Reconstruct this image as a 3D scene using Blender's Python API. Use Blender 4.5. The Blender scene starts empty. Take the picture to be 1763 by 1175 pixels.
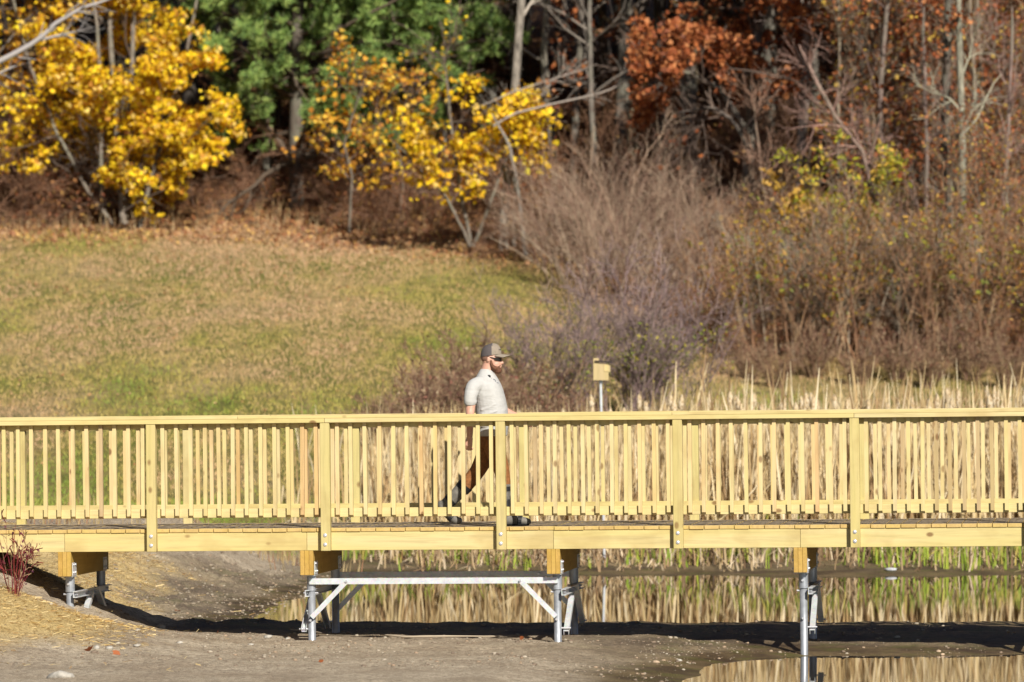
import bpy, math, random
import numpy as np
from mathutils import Vector, Matrix

R = math.radians
sc = bpy.context.scene
rng = np.random.default_rng(7)
random.seed(7)

# ------------------------------------------------------------------ camera, sky, sun, exposure
CAM_Z = 2.79
F = 8208.0                       # focal length in photo pixels (1763 wide)
cam = bpy.data.cameras.new('camera')
cam.sensor_width = 36.0
cam.lens = 36.0 * F / 1763.0
cam.clip_start = 0.5
cam.clip_end = 2000
cam.dof.use_dof = True
cam.dof.focus_distance = 48.6
cam.dof.aperture_fstop = 2.55
camo = bpy.data.objects.new('camera', cam)
sc.collection.objects.link(camo)
camo.location = (0, 0, CAM_Z)
camo.rotation_euler = (R(90) + math.atan(62.5 / F), 0, 0)
sc.camera = camo

SUN_EL, SUN_AZ = R(33), R(19.5)    # azimuth measured from straight behind the camera towards its right
world = bpy.data.worlds.new('World')
sc.world = world
world.use_nodes = True
wn = world.node_tree
sky = wn.nodes.new('ShaderNodeTexSky')
sky.sky_type = 'NISHITA'
sky.sun_disc = False
sky.sun_elevation = SUN_EL
sky.sun_rotation = math.pi - SUN_AZ
sky.air_density = 0.65
sky.dust_density = 0.3
bg = wn.nodes['Background']
bg.inputs['Strength'].default_value = 0.05
wn.links.new(sky.outputs[0], bg.inputs['Color'])

sun = bpy.data.lights.new('sun', 'SUN')
sun.energy = 5.0
sun.angle = R(0.53)
sun.color = (1.0, 0.94, 0.84)
suno = bpy.data.objects.new('sun', sun)
sc.collection.objects.link(suno)
to_sun = Vector((math.sin(SUN_AZ) * math.cos(SUN_EL), -math.cos(SUN_AZ) * math.cos(SUN_EL), math.sin(SUN_EL)))
suno.rotation_euler = to_sun.to_track_quat('Z', 'Y').to_euler()
suno.location = (10, -20, 30)

sc.view_settings.view_transform = 'Standard'
sc.view_settings.look = 'None'
sc.view_settings.exposure = 0.38
sc.view_settings.gamma = 1.0
sc.view_settings.use_curve_mapping = False
sc.cycles.use_denoising = True
sc.cycles.max_bounces = 6
sc.cycles.transparent_max_bounces = 8

# ------------------------------------------------------------------ helpers
def link(o, parent=None):
    sc.collection.objects.link(o)
    if parent is not None:
        o.parent = parent
    return o

def tag(o, label=None, cat=None, group=None, kind=None):
    if label: o['label'] = label
    if cat: o['category'] = cat
    if group: o['group'] = group
    if kind: o['kind'] = kind
    return o

def empty(name, loc=(0, 0, 0), rz=0.0, parent=None):
    o = bpy.data.objects.new(name, None)
    o.empty_display_size = 0.3
    o.location = loc
    o.rotation_euler = (0, 0, rz)
    return link(o, parent)

def px(x, Y):
    """world X of photo column x at distance Y"""
    return (x - 881.5) * Y / F

def pz(y, Y):
    """world z of photo row y at distance Y"""
    return CAM_Z + (650.0 - y) * Y / F

def mesh_np(name, V, Fc, mats, col=None, mi=None, smooth=False):
    """mesh from arrays: V (n,3); Fc (m,k) or list of such arrays"""
    me = bpy.data.meshes.new(name)
    Fl = Fc if isinstance(Fc, list) else [Fc]
    Fl = [np.asarray(f, dtype=np.int32) for f in Fl if len(f)]
    V = np.asarray(V, dtype=np.float32)
    me.vertices.add(len(V))
    me.vertices.foreach_set('co', V.ravel())
    loops = np.concatenate([f.ravel() for f in Fl])
    tot = np.concatenate([np.full(len(f), f.shape[1], np.int32) for f in Fl])
    start = np.concatenate([[0], np.cumsum(tot)[:-1]]).astype(np.int32)
    me.loops.add(len(loops))
    me.loops.foreach_set('vertex_index', loops)
    me.polygons.add(len(tot))
    me.polygons.foreach_set('loop_start', start)
    try:
        me.polygons.foreach_set('loop_total', tot)
    except Exception:
        pass
    if smooth:
        me.polygons.foreach_set('use_smooth', np.ones(len(tot), bool))
    if not isinstance(mats, (list, tuple)): mats = [mats]
    for m in mats: me.materials.append(m)
    if mi is not None:
        me.polygons.foreach_set('material_index', np.asarray(mi, np.int32))
    if col is not None:
        a = me.attributes.new('col', 'FLOAT_COLOR', 'FACE')
        c = np.ones((len(tot), 4), np.float32)
        c[:, :3] = col
        a.data.foreach_set('color', c.ravel())
    me.update(calc_edges=True)
    me.validate()
    return me

def obj(name, me, parent=None, loc=(0, 0, 0), rot=(0, 0, 0), scale=None):
    o = bpy.data.objects.new(name, me)
    o.location = loc
    o.rotation_euler = rot
    if scale: o.scale = scale
    return link(o, parent)

class MB:
    """small mesh collector"""
    def __init__(s): s.v = []; s.f = []; s.m = []
    def add(s, vs, fs, m=0):
        b = len(s.v)
        s.v += [tuple(v) for v in vs]
        for f in fs:
            s.f.append(tuple(i + b for i in f)); s.m.append(m)
    def box(s, x0, x1, y0, y1, z0, z1, m=0, top=None):
        vs = [(x0,y0,z0),(x1,y0,z0),(x1,y1,z0),(x0,y1,z0),(x0,y0,z1),(x1,y0,z1),(x1,y1,z1),(x0,y1,z1)]
        fs = [(0,3,2,1),(4,5,6,7),(0,1,5,4),(1,2,6,5),(2,3,7,6),(3,0,4,7)]
        s.add(vs, fs, m)
        if top is not None: s.m[-5] = top
    def tube(s, p0, p1, r0, r1=None, n=12, m=0, cap=True):
        r1 = r0 if r1 is None else r1
        p0 = Vector(p0); p1 = Vector(p1)
        d = (p1 - p0).normalized()
        u = d.orthogonal().normalized(); w = d.cross(u)
        vs = []
        for p, r in ((p0, r0), (p1, r1)):
            for i in range(n):
                a = 2 * math.pi * i / n
                vs.append(p + (u * math.cos(a) + w * math.sin(a)) * r)
        fs = [(i, (i + 1) % n, n + (i + 1) % n, n + i) for i in range(n)]
        if cap: fs += [tuple(range(n))[::-1], tuple(range(n, 2 * n))]
        s.add(vs, fs, m)
    def channel(s, p0, p1, up, w, h, t=0.006, m=0):
        """steel C channel: web along p0-p1, w deep, h high"""
        p0 = Vector(p0); p1 = Vector(p1); d = (p1 - p0).normalized()
        up = (Vector(up) - d * Vector(up).dot(d)).normalized(); sd = d.cross(up)
        def bar(a0, a1, b0, b1):
            vs = []
            for p in (p0, p1):
                for a, b in ((a0, b0), (a1, b0), (a1, b1), (a0, b1)):
                    vs.append(p + sd * a + up * b)
            s.add(vs, [(0,1,2,3),(7,6,5,4),(0,4,5,1),(1,5,6,2),(2,6,7,3),(3,7,4,0)], m)
        bar(0, t, -h/2, h/2)
        bar(t, w, h/2 - t, h/2)
        bar(t, w, -h/2, -h/2 + t)
    def mesh(s, name, mats, smooth=False, bevel=0.0):
        me = bpy.data.meshes.new(name)
        me.from_pydata(s.v, [], s.f)
        if not isinstance(mats, (list, tuple)): mats = [mats]
        for m in mats: me.materials.append(m)
        me.polygons.foreach_set('material_index', s.m)
        if smooth: me.polygons.foreach_set('use_smooth', [True] * len(s.f))
        me.update()
        import bmesh
        bm = bmesh.new(); bm.from_mesh(me)
        bmesh.ops.recalc_face_normals(bm, faces=bm.faces)
        if bevel: bmesh.ops.bevel(bm, geom=list(bm.edges), offset=bevel, segments=1, affect='EDGES')
        bm.to_mesh(me); bm.free()
        return me

def vnoise(x, y, seed=0):
    """value noise in [0,1]"""
    x = np.asarray(x, float); y = np.asarray(y, float)
    xi = np.floor(x).astype(np.int64); yi = np.floor(y).astype(np.int64)
    fx = x - xi; fy = y - yi
    fx = fx * fx * (3 - 2 * fx); fy = fy * fy * (3 - 2 * fy)
    def h(a, b):
        n = (a * 374761393 + b * 668265263 + seed * 144269504) & 0xffffffff
        n = ((n ^ (n >> 13)) * 1274126177) & 0xffffffff
        n = (n ^ (n >> 16)) & 0xffffffff
        return n / 4294967295.0
    return ((h(xi, yi) * (1 - fx) + h(xi + 1, yi) * fx) * (1 - fy) +
            (h(xi, yi + 1) * (1 - fx) + h(xi + 1, yi + 1) * fx) * fy)

def fbm(x, y, seed=0, o=3):
    s = 0; a = 1; t = 0
    for i in range(o):
        s = s + a * vnoise(x * 2 ** i, y * 2 ** i, seed + i * 17); t += a; a *= 0.5
    return s / t

def sstep(a, b, x):
    t = np.clip((np.asarray(x, float) - a) / (b - a), 0, 1)
    return t * t * (3 - 2 * t)

def unit(v):
    return v / np.maximum(np.linalg.norm(v, axis=-1, keepdims=True), 1e-9)

# ---- batched plant geometry
def tubes(P, Rr, sides=3):
    """P (n,k,3), Rr (n,k) -> V, F"""
    n, k, _ = P.shape
    T = np.empty_like(P)
    T[:, 1:-1] = P[:, 2:] - P[:, :-2]; T[:, 0] = P[:, 1] - P[:, 0]; T[:, -1] = P[:, -1] - P[:, -2]
    T = unit(T)
    ref = np.zeros((n, 1, 3)); 
    d = unit(P[:, -1] - P[:, 0])
    vert = np.abs(d[:, 2]) > 0.8
    ref[:, 0, 2] = ~vert; ref[:, 0, 0] = vert
    U = unit(np.cross(T, np.broadcast_to(ref, T.shape)))
    W = np.cross(T, U)
    a = np.arange(sides) * 2 * np.pi / sides
    V = (P[:, :, None] + (U[:, :, None] * np.cos(a)[None, None, :, None] + W[:, :, None] * np.sin(a)[None, None, :, None]) * Rr[:, :, None, None])
    V = V.reshape(-1, 3)
    base = (np.arange(n)[:, None, None] * k + np.arange(k - 1)[None, :, None]) * sides
    s0 = np.arange(sides)[None, None]; s1 = (s0 + 1) % sides
    Fq = np.stack([base + s0, base + s1, base + sides + s1, base + sides + s0], -1).reshape(-1, 4)
    return V, Fq

def ribbons(P, W, side):
    """P (n,k,3), W (n,k), side (n,3)"""
    n, k, _ = P.shape
    L = P - side[:, None] * W[:, :, None] * 0.5
    Rr = P + side[:, None] * W[:, :, None] * 0.5
    V = np.stack([L, Rr], 2).reshape(-1, 3)
    b = (np.arange(n)[:, None] * k + np.arange(k - 1)[None]) * 2
    Fq = np.stack([b, b + 1, b + 3, b + 2], -1).reshape(-1, 4)
    return V, Fq

def rand_dir(n, g=rng):
    return unit(g.normal(size=(n, 3)))

LEAF = np.array([(0, 0), (.34, .12), (.5, .5), (.16, .62), (0, 1.0), (-.16, .62), (-.5, .5), (-.34, .12)])
OVAL = np.array([(0, 0), (.2, .3), (.17, .7), (0, 1.0), (-.17, .7), (-.2, .3)])
def leaves(C, size, shape=LEAF, droop=0.4, g=rng):
    n = len(C)
    d = rand_dir(n, g); d[:, 2] -= droop; d = unit(d)
    s = unit(np.cross(d, rand_dir(n, g)))
    nn = np.cross(d, s)
    sz = size * g.uniform(0.6, 1.25, n)
    k = len(shape)
    V = C[:, None] + (s[:, None] * shape[None, :, 0:1] + d[:, None] * shape[None, :, 1:2]
                      + nn[:, None] * (np.abs(shape[None, :, 0:1]) * 0.35)) * sz[:, None, None]
    Fc = np.arange(n * k).reshape(n, k)
    return V.reshape(-1, 3), Fc

def palette(n, cols, w=None, jit=0.12, g=rng):
    cols = np.array(cols, float)
    i = g.choice(len(cols), n, p=w)
    c = cols[i] * g.uniform(1 - jit, 1 + jit, (n, 1))
    return np.clip(c, 0.004, 0.95)

def grow(P, Rr, n, length, angle, up=0.2, k=5, t0=0.2, t1=1.0, wig=0.25, rr=0.55, grav=0.0, g=rng, byt=0.4, bias=None):
    """children of a batch of parent paths"""
    N, K, _ = P.shape
    pi = g.integers(0, N, n)
    t = g.uniform(t0, t1, n)
    f = t * (K - 1); i0 = np.minimum(f.astype(int), K - 2); fr = f - i0
    S = P[pi, i0] * (1 - fr)[:, None] + P[pi, i0 + 1] * fr[:, None]
    T = unit(P[pi, i0 + 1] - P[pi, i0])
    r = (Rr[pi, i0] * (1 - fr) + Rr[pi, i0 + 1] * fr) * rr
    perp = unit(np.cross(T, rand_dir(n, g)))
    a = np.radians(angle) * g.uniform(0.6, 1.3, n)
    D = T * np.cos(a)[:, None] + perp * np.sin(a)[:, None]
    D[:, 2] += up
    if bias is not None: D += np.array(bias)
    D = unit(D)
    L = length * (1 - byt * t) * g.uniform(0.6, 1.25, n)
    C = np.empty((n, k, 3)); C[:, 0] = S
    for j in range(1, k):
        D = unit(D + g.normal(size=(n, 3)) * wig - np.array([0, 0, grav]))
        C[:, j] = C[:, j - 1] + D * (L / (k - 1))[:, None]
    rad = r[:, None] * np.linspace(1, 0.25, k)[None]
    return C, rad

def path_pts(P, n, g=rng, t0=0.0):
    N, K, _ = P.shape
    pi = g.integers(0, N, n); f = g.uniform(t0, 1, n) * (K - 1)
    i0 = np.minimum(f.astype(int), K - 2); fr = (f - i0)[:, None]
    return P[pi, i0] * (1 - fr) + P[pi, i0 + 1] * fr

def join(parts):
    """parts: list of (V, F, col) -> V, [F...], col"""
    off = 0; Vs = []; Fs = []; Cs = []
    for V, Fc, c in parts:
        Vs.append(V); Fs.append(Fc + off); off += len(V)
        c = np.asarray(c, float)
        Cs.append(np.broadcast_to(c, (len(Fc), 3)) if c.ndim == 1 else c)
    return np.concatenate(Vs), Fs, np.concatenate(Cs)

# ------------------------------------------------------------------ materials
def new_mat(name):
    m = bpy.data.materials.new(name); m.use_nodes = True
    nt = m.node_tree
    return m, nt, nt.nodes['Principled BSDF']

def nd(nt, t, **kw):
    n = nt.nodes.new(t)
    for k, v in kw.items():
        if k in n.inputs.keys(): n.inputs[k].default_value = v
        else: setattr(n, k, v)
    return n

def ramp(nt, fac, stops):
    r = nt.nodes.new('ShaderNodeValToRGB')
    cr = r.color_ramp
    while len(cr.elements) < len(stops): cr.elements.new(0.5)
    for e, (p, c) in zip(cr.elements, stops):
        e.position = p; e.color = (*c, 1) if len(c) == 3 else c
    nt.links.new(fac, r.inputs[0])
    return r.outputs[0]

def mix(nt, fac, a, b, blend='MIX'):
    m = nt.nodes.new('ShaderNodeMix'); m.data_type = 'RGBA'; m.blend_type = blend
    for s, v in ((0, fac), (6, a), (7, b)):
        if hasattr(v, 'links'): nt.links.new(v, m.inputs[s])
        elif s == 0: m.inputs[0].default_value = v
        else: m.inputs[s].default_value = (*v, 1)
    return m.outputs[2]

def noise(nt, co, scale, detail=3, rough=0.55, dist=0.0):
    n = nd(nt, 'ShaderNodeTexNoise', Scale=scale, Detail=detail, Roughness=rough, Distortion=dist)
    nt.links.new(co, n.inputs['Vector'])
    return n.outputs['Fac']

def bump(nt, h, strength, dist, bsdf):
    b = nd(nt, 'ShaderNodeBump', Strength=strength, Distance=dist)
    nt.links.new(h, b.inputs['Height']); nt.links.new(b.outputs[0], bsdf.inputs['Normal'])

def plain(name, col, rough=0.6, metal=0.0, var=0.12, scale=20):
    m, nt, b = new_mat(name)
    tc = nt.nodes.new('ShaderNodeTexCoord')
    f = noise(nt, tc.outputs['Object'], scale)
    lo = tuple(c * (1 - var) for c in col); hi = tuple(min(1, c * (1 + var)) for c in col)
    nt.links.new(ramp(nt, f, [(0.3, lo), (0.7, hi)]), b.inputs['Base Color'])
    b.inputs['Roughness'].default_value = rough; b.inputs['Metallic'].default_value = metal
    return m

def wood(name, col, axis, knots=0.5, dark=0.74):
    """pine: long grain along axis, per-object shift and tint"""
    m, nt, b = new_mat(name)
    tc = nt.nodes.new('ShaderNodeTexCoord'); oi = nt.nodes.new('ShaderNodeObjectInfo')
    sh = nd(nt, 'ShaderNodeVectorMath', operation='MULTIPLY_ADD')
    nt.links.new(oi.outputs['Random'], sh.inputs[0]); sh.inputs[1].default_value = (37, 53, 71)
    nt.links.new(tc.outputs['Object'], sh.inputs[2])
    mp = nt.nodes.new('ShaderNodeMapping'); nt.links.new(sh.outputs[0], mp.inputs[0])
    s = [22.0, 22.0, 22.0]; s[axis] = 1.1; mp.inputs['Scale'].default_value = s
    g = noise(nt, mp.outputs[0], 1.6, 5, 0.6, 0.6)
    big = noise(nt, mp.outputs[0], 0.25, 2)
    c1 = tuple(c * dark for c in col); c2 = tuple(min(1, c * 1.1) for c in col)
    c = ramp(nt, g, [(0.25, c1), (0.5, col), (0.75, c2)])
    c = mix(nt, ramp(nt, big, [(0.4, (0, 0, 0)), (0.62, (.45, .45, .45))]), c, (col[0] * .9, col[1] * 0.94, col[2] * 0.62))
    # knots
    mk = nt.nodes.new('ShaderNodeMapping'); nt.links.new(sh.outputs[0], mk.inputs[0])
    ks = [4.5, 4.5, 4.5]; ks[axis] = 2.8; mk.inputs['Scale'].default_value = ks
    v = nd(nt, 'ShaderNodeTexVoronoi', Scale=1.0); nt.links.new(mk.outputs[0], v.inputs['Vector'])
    kf = ramp(nt, v.outputs['Distance'], [(0.0, (knots,) * 3), (0.07, (knots,) * 3), (0.13, (0, 0, 0))])
    c = mix(nt, kf, c, (0.16, 0.07, 0.025))
    # per object tint
    tn = ramp(nt, oi.outputs['Random'], [(0, (1, 0.97, 0.88)), (0.5, (1, 1, 1)), (0.75, (0.97, 0.93, 0.86)), (1, (1.0, 1.0, 1.04))])
    sp_ = noise(nt, mk.outputs[0], .8, 3)
    c = mix(nt, ramp(nt, sp_, [(.5, (0, 0, 0)), (.7, (.5,) * 3)]), c, (col[0] * .66, col[1] * .58, col[2] * .46))
    c = mix(nt, 0.8, c, tn, 'MULTIPLY')
    nt.links.new(c, b.inputs['Base Color'])
    b.inputs['Roughness'].default_value = 0.72
    b.inputs['Specular IOR Level'].default_value = 0.25
    bump(nt, g, 0.25, 0.004, b)
    return m

def foliage(name, rough=0.6, trans=0.25, spec=0.25):
    m, nt, b = new_mat(name)
    a = nt.nodes.new('ShaderNodeAttribute'); a.attribute_name = 'col'
    nt.links.new(a.outputs['Color'], b.inputs['Base Color'])
    b.inputs['Roughness'].default_value = rough
    b.inputs['Specular IOR Level'].default_value = spec
    if trans:
        tr = nt.nodes.new('ShaderNodeBsdfTranslucent'); nt.links.new(a.outputs['Color'], tr.inputs['Color'])
        mx = nt.nodes.new('ShaderNodeMixShader'); mx.inputs[0].default_value = trans
        out = nt.nodes['Material Output']
        nt.links.new(b.outputs[0], mx.inputs[1]); nt.links.new(tr.outputs[0], mx.inputs[2])
        nt.links.new(mx.outputs[0], out.inputs['Surface'])
    return m

PINE = (0.66, 0.49, 0.215)
M = {}
M['rim'] = wood('wood_rim', (0.585, 0.48, 0.235), 0, 0.8)
M['rail'] = wood('wood_rail', (0.60, 0.495, 0.25), 0, 0.8)
M['post'] = wood('wood_post', (0.535, 0.45, 0.215), 2, 0.7)
M['bal'] = [wood('wood_baluster_a', (0.61, 0.505, 0.27), 2, 0.7),
            wood('wood_baluster_b', (0.62, 0.475, 0.25), 2, 0.9),
            wood('wood_baluster_c', (0.58, 0.40, 0.20), 2, 0.9),
            wood('wood_baluster_d', (0.46, 0.34, 0.19), 2, 0.8)]
M['beam'] = wood('wood_beam', (0.48, 0.31, 0.085), 1, 0.5)
M['board_end'] = wood('wood_board_end', (0.56, 0.40, 0.16), 1, 0.0)
def deck_top():
    m, nt, b = new_mat('wood_deck_worn')
    tc = nt.nodes.new('ShaderNodeTexCoord'); oi = nt.nodes.new('ShaderNodeObjectInfo')
    sh = nd(nt, 'ShaderNodeVectorMath', operation='MULTIPLY_ADD')
    nt.links.new(oi.outputs['Random'], sh.inputs[0]); sh.inputs[1].default_value = (37, 53, 71)
    nt.links.new(tc.outputs['Object'], sh.inputs[2])
    mp = nt.nodes.new('ShaderNodeMapping'); nt.links.new(sh.outputs[0], mp.inputs[0]); mp.inputs['Scale'].default_value = (18, 1.5, 18)
    g = noise(nt, mp.outputs[0], 2, 4)
    c = ramp(nt, g, [(0.25, (.17, .125, .09)), (0.5, (.33, .26, .18)), (0.75, (.44, .36, .26))])
    nt.links.new(c, b.inputs['Base Color']); b.inputs['Roughness'].default_value = 0.8
    return m
M['deck'] = deck_top()

def galv():
    m, nt, b = new_mat('galvanised_steel')
    tc = nt.nodes.new('ShaderNodeTexCoord')
    v = nd(nt, 'ShaderNodeTexVoronoi', Scale=60.0); nt.links.new(tc.outputs['Object'], v.inputs['Vector'])
    f = noise(nt, tc.outputs['Object'], 9, 3)
    c = ramp(nt, f, [(0.3, (.54, .56, .58)), (0.7, (.68, .70, .72))])
    c = mix(nt, 0.25, c, v.outputs['Color'], 'SOFT_LIGHT')
    nt.links.new(c, b.inputs['Base Color'])
    b.inputs['Metallic'].default_value = 0.35; b.inputs['Roughness'].default_value = 0.48
    return m
M['galv'] = galv()
M['pipe'] = plain('dull_galvanised_pipe', (.36, .38, .41), .42, .45, .18, 14)
M['bolt'] = plain('zinc_bolt', (.68, .68, .7), 0.35, 0.6)
M['fol'] = foliage('leaf_colours')
M['needle'] = foliage('needle_colours', 0.55, 0.1)
M['bark'] = foliage('bark_colours', 0.85, 0.0, 0.15)
M['reed'] = foliage('reed_colours', 0.6, 0.2)
def bark_mat():
    m, nt, b = new_mat('rough_bark')
    tc = nt.nodes.new('ShaderNodeTexCoord')
    a = nt.nodes.new('ShaderNodeAttribute'); a.attribute_name = 'col'
    mp = nt.nodes.new('ShaderNodeMapping'); nt.links.new(tc.outputs['Object'], mp.inputs[0]); mp.inputs['Scale'].default_value = (12, 12, 2.2)
    g = noise(nt, mp.outputs[0], 2, 4, 0.65)
    pt = noise(nt, tc.outputs['Object'], 1.3, 3, 0.6)
    c = mix(nt, ramp(nt, g, [(0.35, (.85,) * 3), (0.6, (0, 0, 0))]), a.outputs['Color'], (.045, .035, .028))
    c = mix(nt, ramp(nt, pt, [(0.45, (0, 0, 0)), (0.7, (.6,) * 3)]), c, (.2, .21, .15))
    nt.links.new(c, b.inputs['Base Color']); b.inputs['Roughness'].default_value = 0.9
    bump(nt, g, 0.8, 0.03, b)
    return m
M['trunk'] = bark_mat()

# ------------------------------------------------------------------ terrain
YK = [0, 14, 30, 40, 46, 50.5, 51.4, 52.4, 54.5, 57, 60, 66, 75, 80, 95, 105, 117, 125, 160, 260, 700]
ZL = [1.1, 1.1, .35, .17, .14, .14, .18, .05, .08, .32, .62, .74, .85, 1.45, 3.45, 4.75, 6.62, 8.6, 20, 42, 70]
ZR = [1.1, 1.1, .35, .17, .12, .12, .15, .15, .14, .14, .14, .14, .30, .9, 2.75, 4.4, 7.4, 10.0, 22, 46, 74]

def shore_far(X): return 67.4 + 0.25 * np.sin(X * 0.9) + 2.2 * (fbm(X * 0.9, X * 0, 5) - 0.5)
def shore_left(Y): return np.interp(Y, [50, 56.5, 59.5, 62.6, 67, 70], [-3.4, -2.98, -2.85, -2.5, -2.1, -2.0])
def pud_left(Y): return np.interp(Y, [30, 40, 43.6, 45, 46.4, 47.3, 47.8], [1.0, 1.3, 1.53, 1.72, 1.98, 2.35, 3.0])

def ground_z(X, Y, fine=True):
    X = np.asarray(X, float); Y = np.asarray(Y, float)
    w = sstep(-1.5, 5.5, X)
    wn_ = np.where(Y < 66, sstep(-3.6, -2.0, X), w)
    b = sstep(66, 76, Y)
    wn_ = sstep(-3.6, -2.0, X) * (1 - b) + w * b
    z = np.interp(Y, YK, ZL) * (1 - wn_) + np.interp(Y, YK, ZR) * wn_
    # bank rising to the left behind and under the bridge, straw-mulched mound in front
    lb = np.clip(-3.6 - X, 0, 3.2)
    lbw = sstep(47.5, 50.0, Y) * (1 - .74 * sstep(51.2, 52.8, Y)) * (1 - sstep(58, 66, Y))
    z = z + 0.50 * lb * lb / (lb + 0.25) * lbw
    z = z + 0.95 * np.exp(-((X + 6.35) / 1.95) ** 2) * np.exp(-((Y - 46.7) / 2.0) ** 2) * (1 - 0.0 * lbw)
    # gentle unevenness
    z = z + 0.30 * (fbm(X * 0.12, Y * 0.12, 3) - 0.5) * sstep(76, 90, Y)
    far = sstep(112, 122, Y)
    z = z + 0.8 * (fbm(X * 0.35, Y * 0.35, 9) - 0.5) * far
    # pond
    inF = 0.045 * (Y - shore_far(X))
    inN = 0.30 * (52.05 + 0.25 * (fbm(X * 1.5, X * 0 + 3, 8) - 0.5) - Y)
    inL = 0.10 * (shore_left(Y) + 0.25 * (fbm(Y * 1.2, Y * 0, 4) - 0.5) - X)
    G_ = lambda v, a: v + 3.0 * np.clip(v - a, 0, None)
    hc = np.maximum(np.maximum(G_(inF, .16), G_(inN, .3)), G_(inL, .14))
    z = np.minimum(z, np.maximum(hc, -0.5))
    # puddle in front
    pf = 0.062 * (Y - 47.75 + 0.25 * (fbm(X * 0.9, X * 0 + 1, 12) - 0.5) - 0.30 * sstep(4.3, 5.3, X))
    pl = 0.085 * (pud_left(Y) - X + 0.3 * (fbm(Y * 1.3, Y * 0, 14) - 0.5))
    pn = 0.06 * (33.0 - Y)
    z = np.minimum(z, np.maximum(np.maximum(np.maximum(G_(pf, .12), G_(pl, .12)), G_(pn, .1)), -0.3))
    if fine:
        nearw = 1 - sstep(70, 76, Y)
        rough = 0.55 + 0.9 * fbm(X * 0.7, Y * 0.7, 61)
        z = z + nearw * rough * (0.045 * (fbm(X * 2.2, Y * 2.2, 21) - 0.5) + 0.035 * (fbm(X * 7, Y * 7, 31, 3) - 0.5)) * sstep(-0.02, 0.1, z)
        lbk = sstep(50.5, 52, Y) * (1 - sstep(66, 70, Y)) * (1 - sstep(-2.6, -1.6, X))
        z = z + lbk * sstep(.0, .12, z) * (.10 * (fbm(X * 2.8, Y * 1.6, 23) - .5) + .13 * (fbm(X * 8.5, Y * 4, 33, 3) - .5))
        z = z + (1 - nearw) * 0.05 * (fbm(X * 3, Y * 3, 41) - 0.5)
    return z

def gz(X, Y): return float(ground_z(np.array([X]), np.array([Y]))[0])

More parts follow.
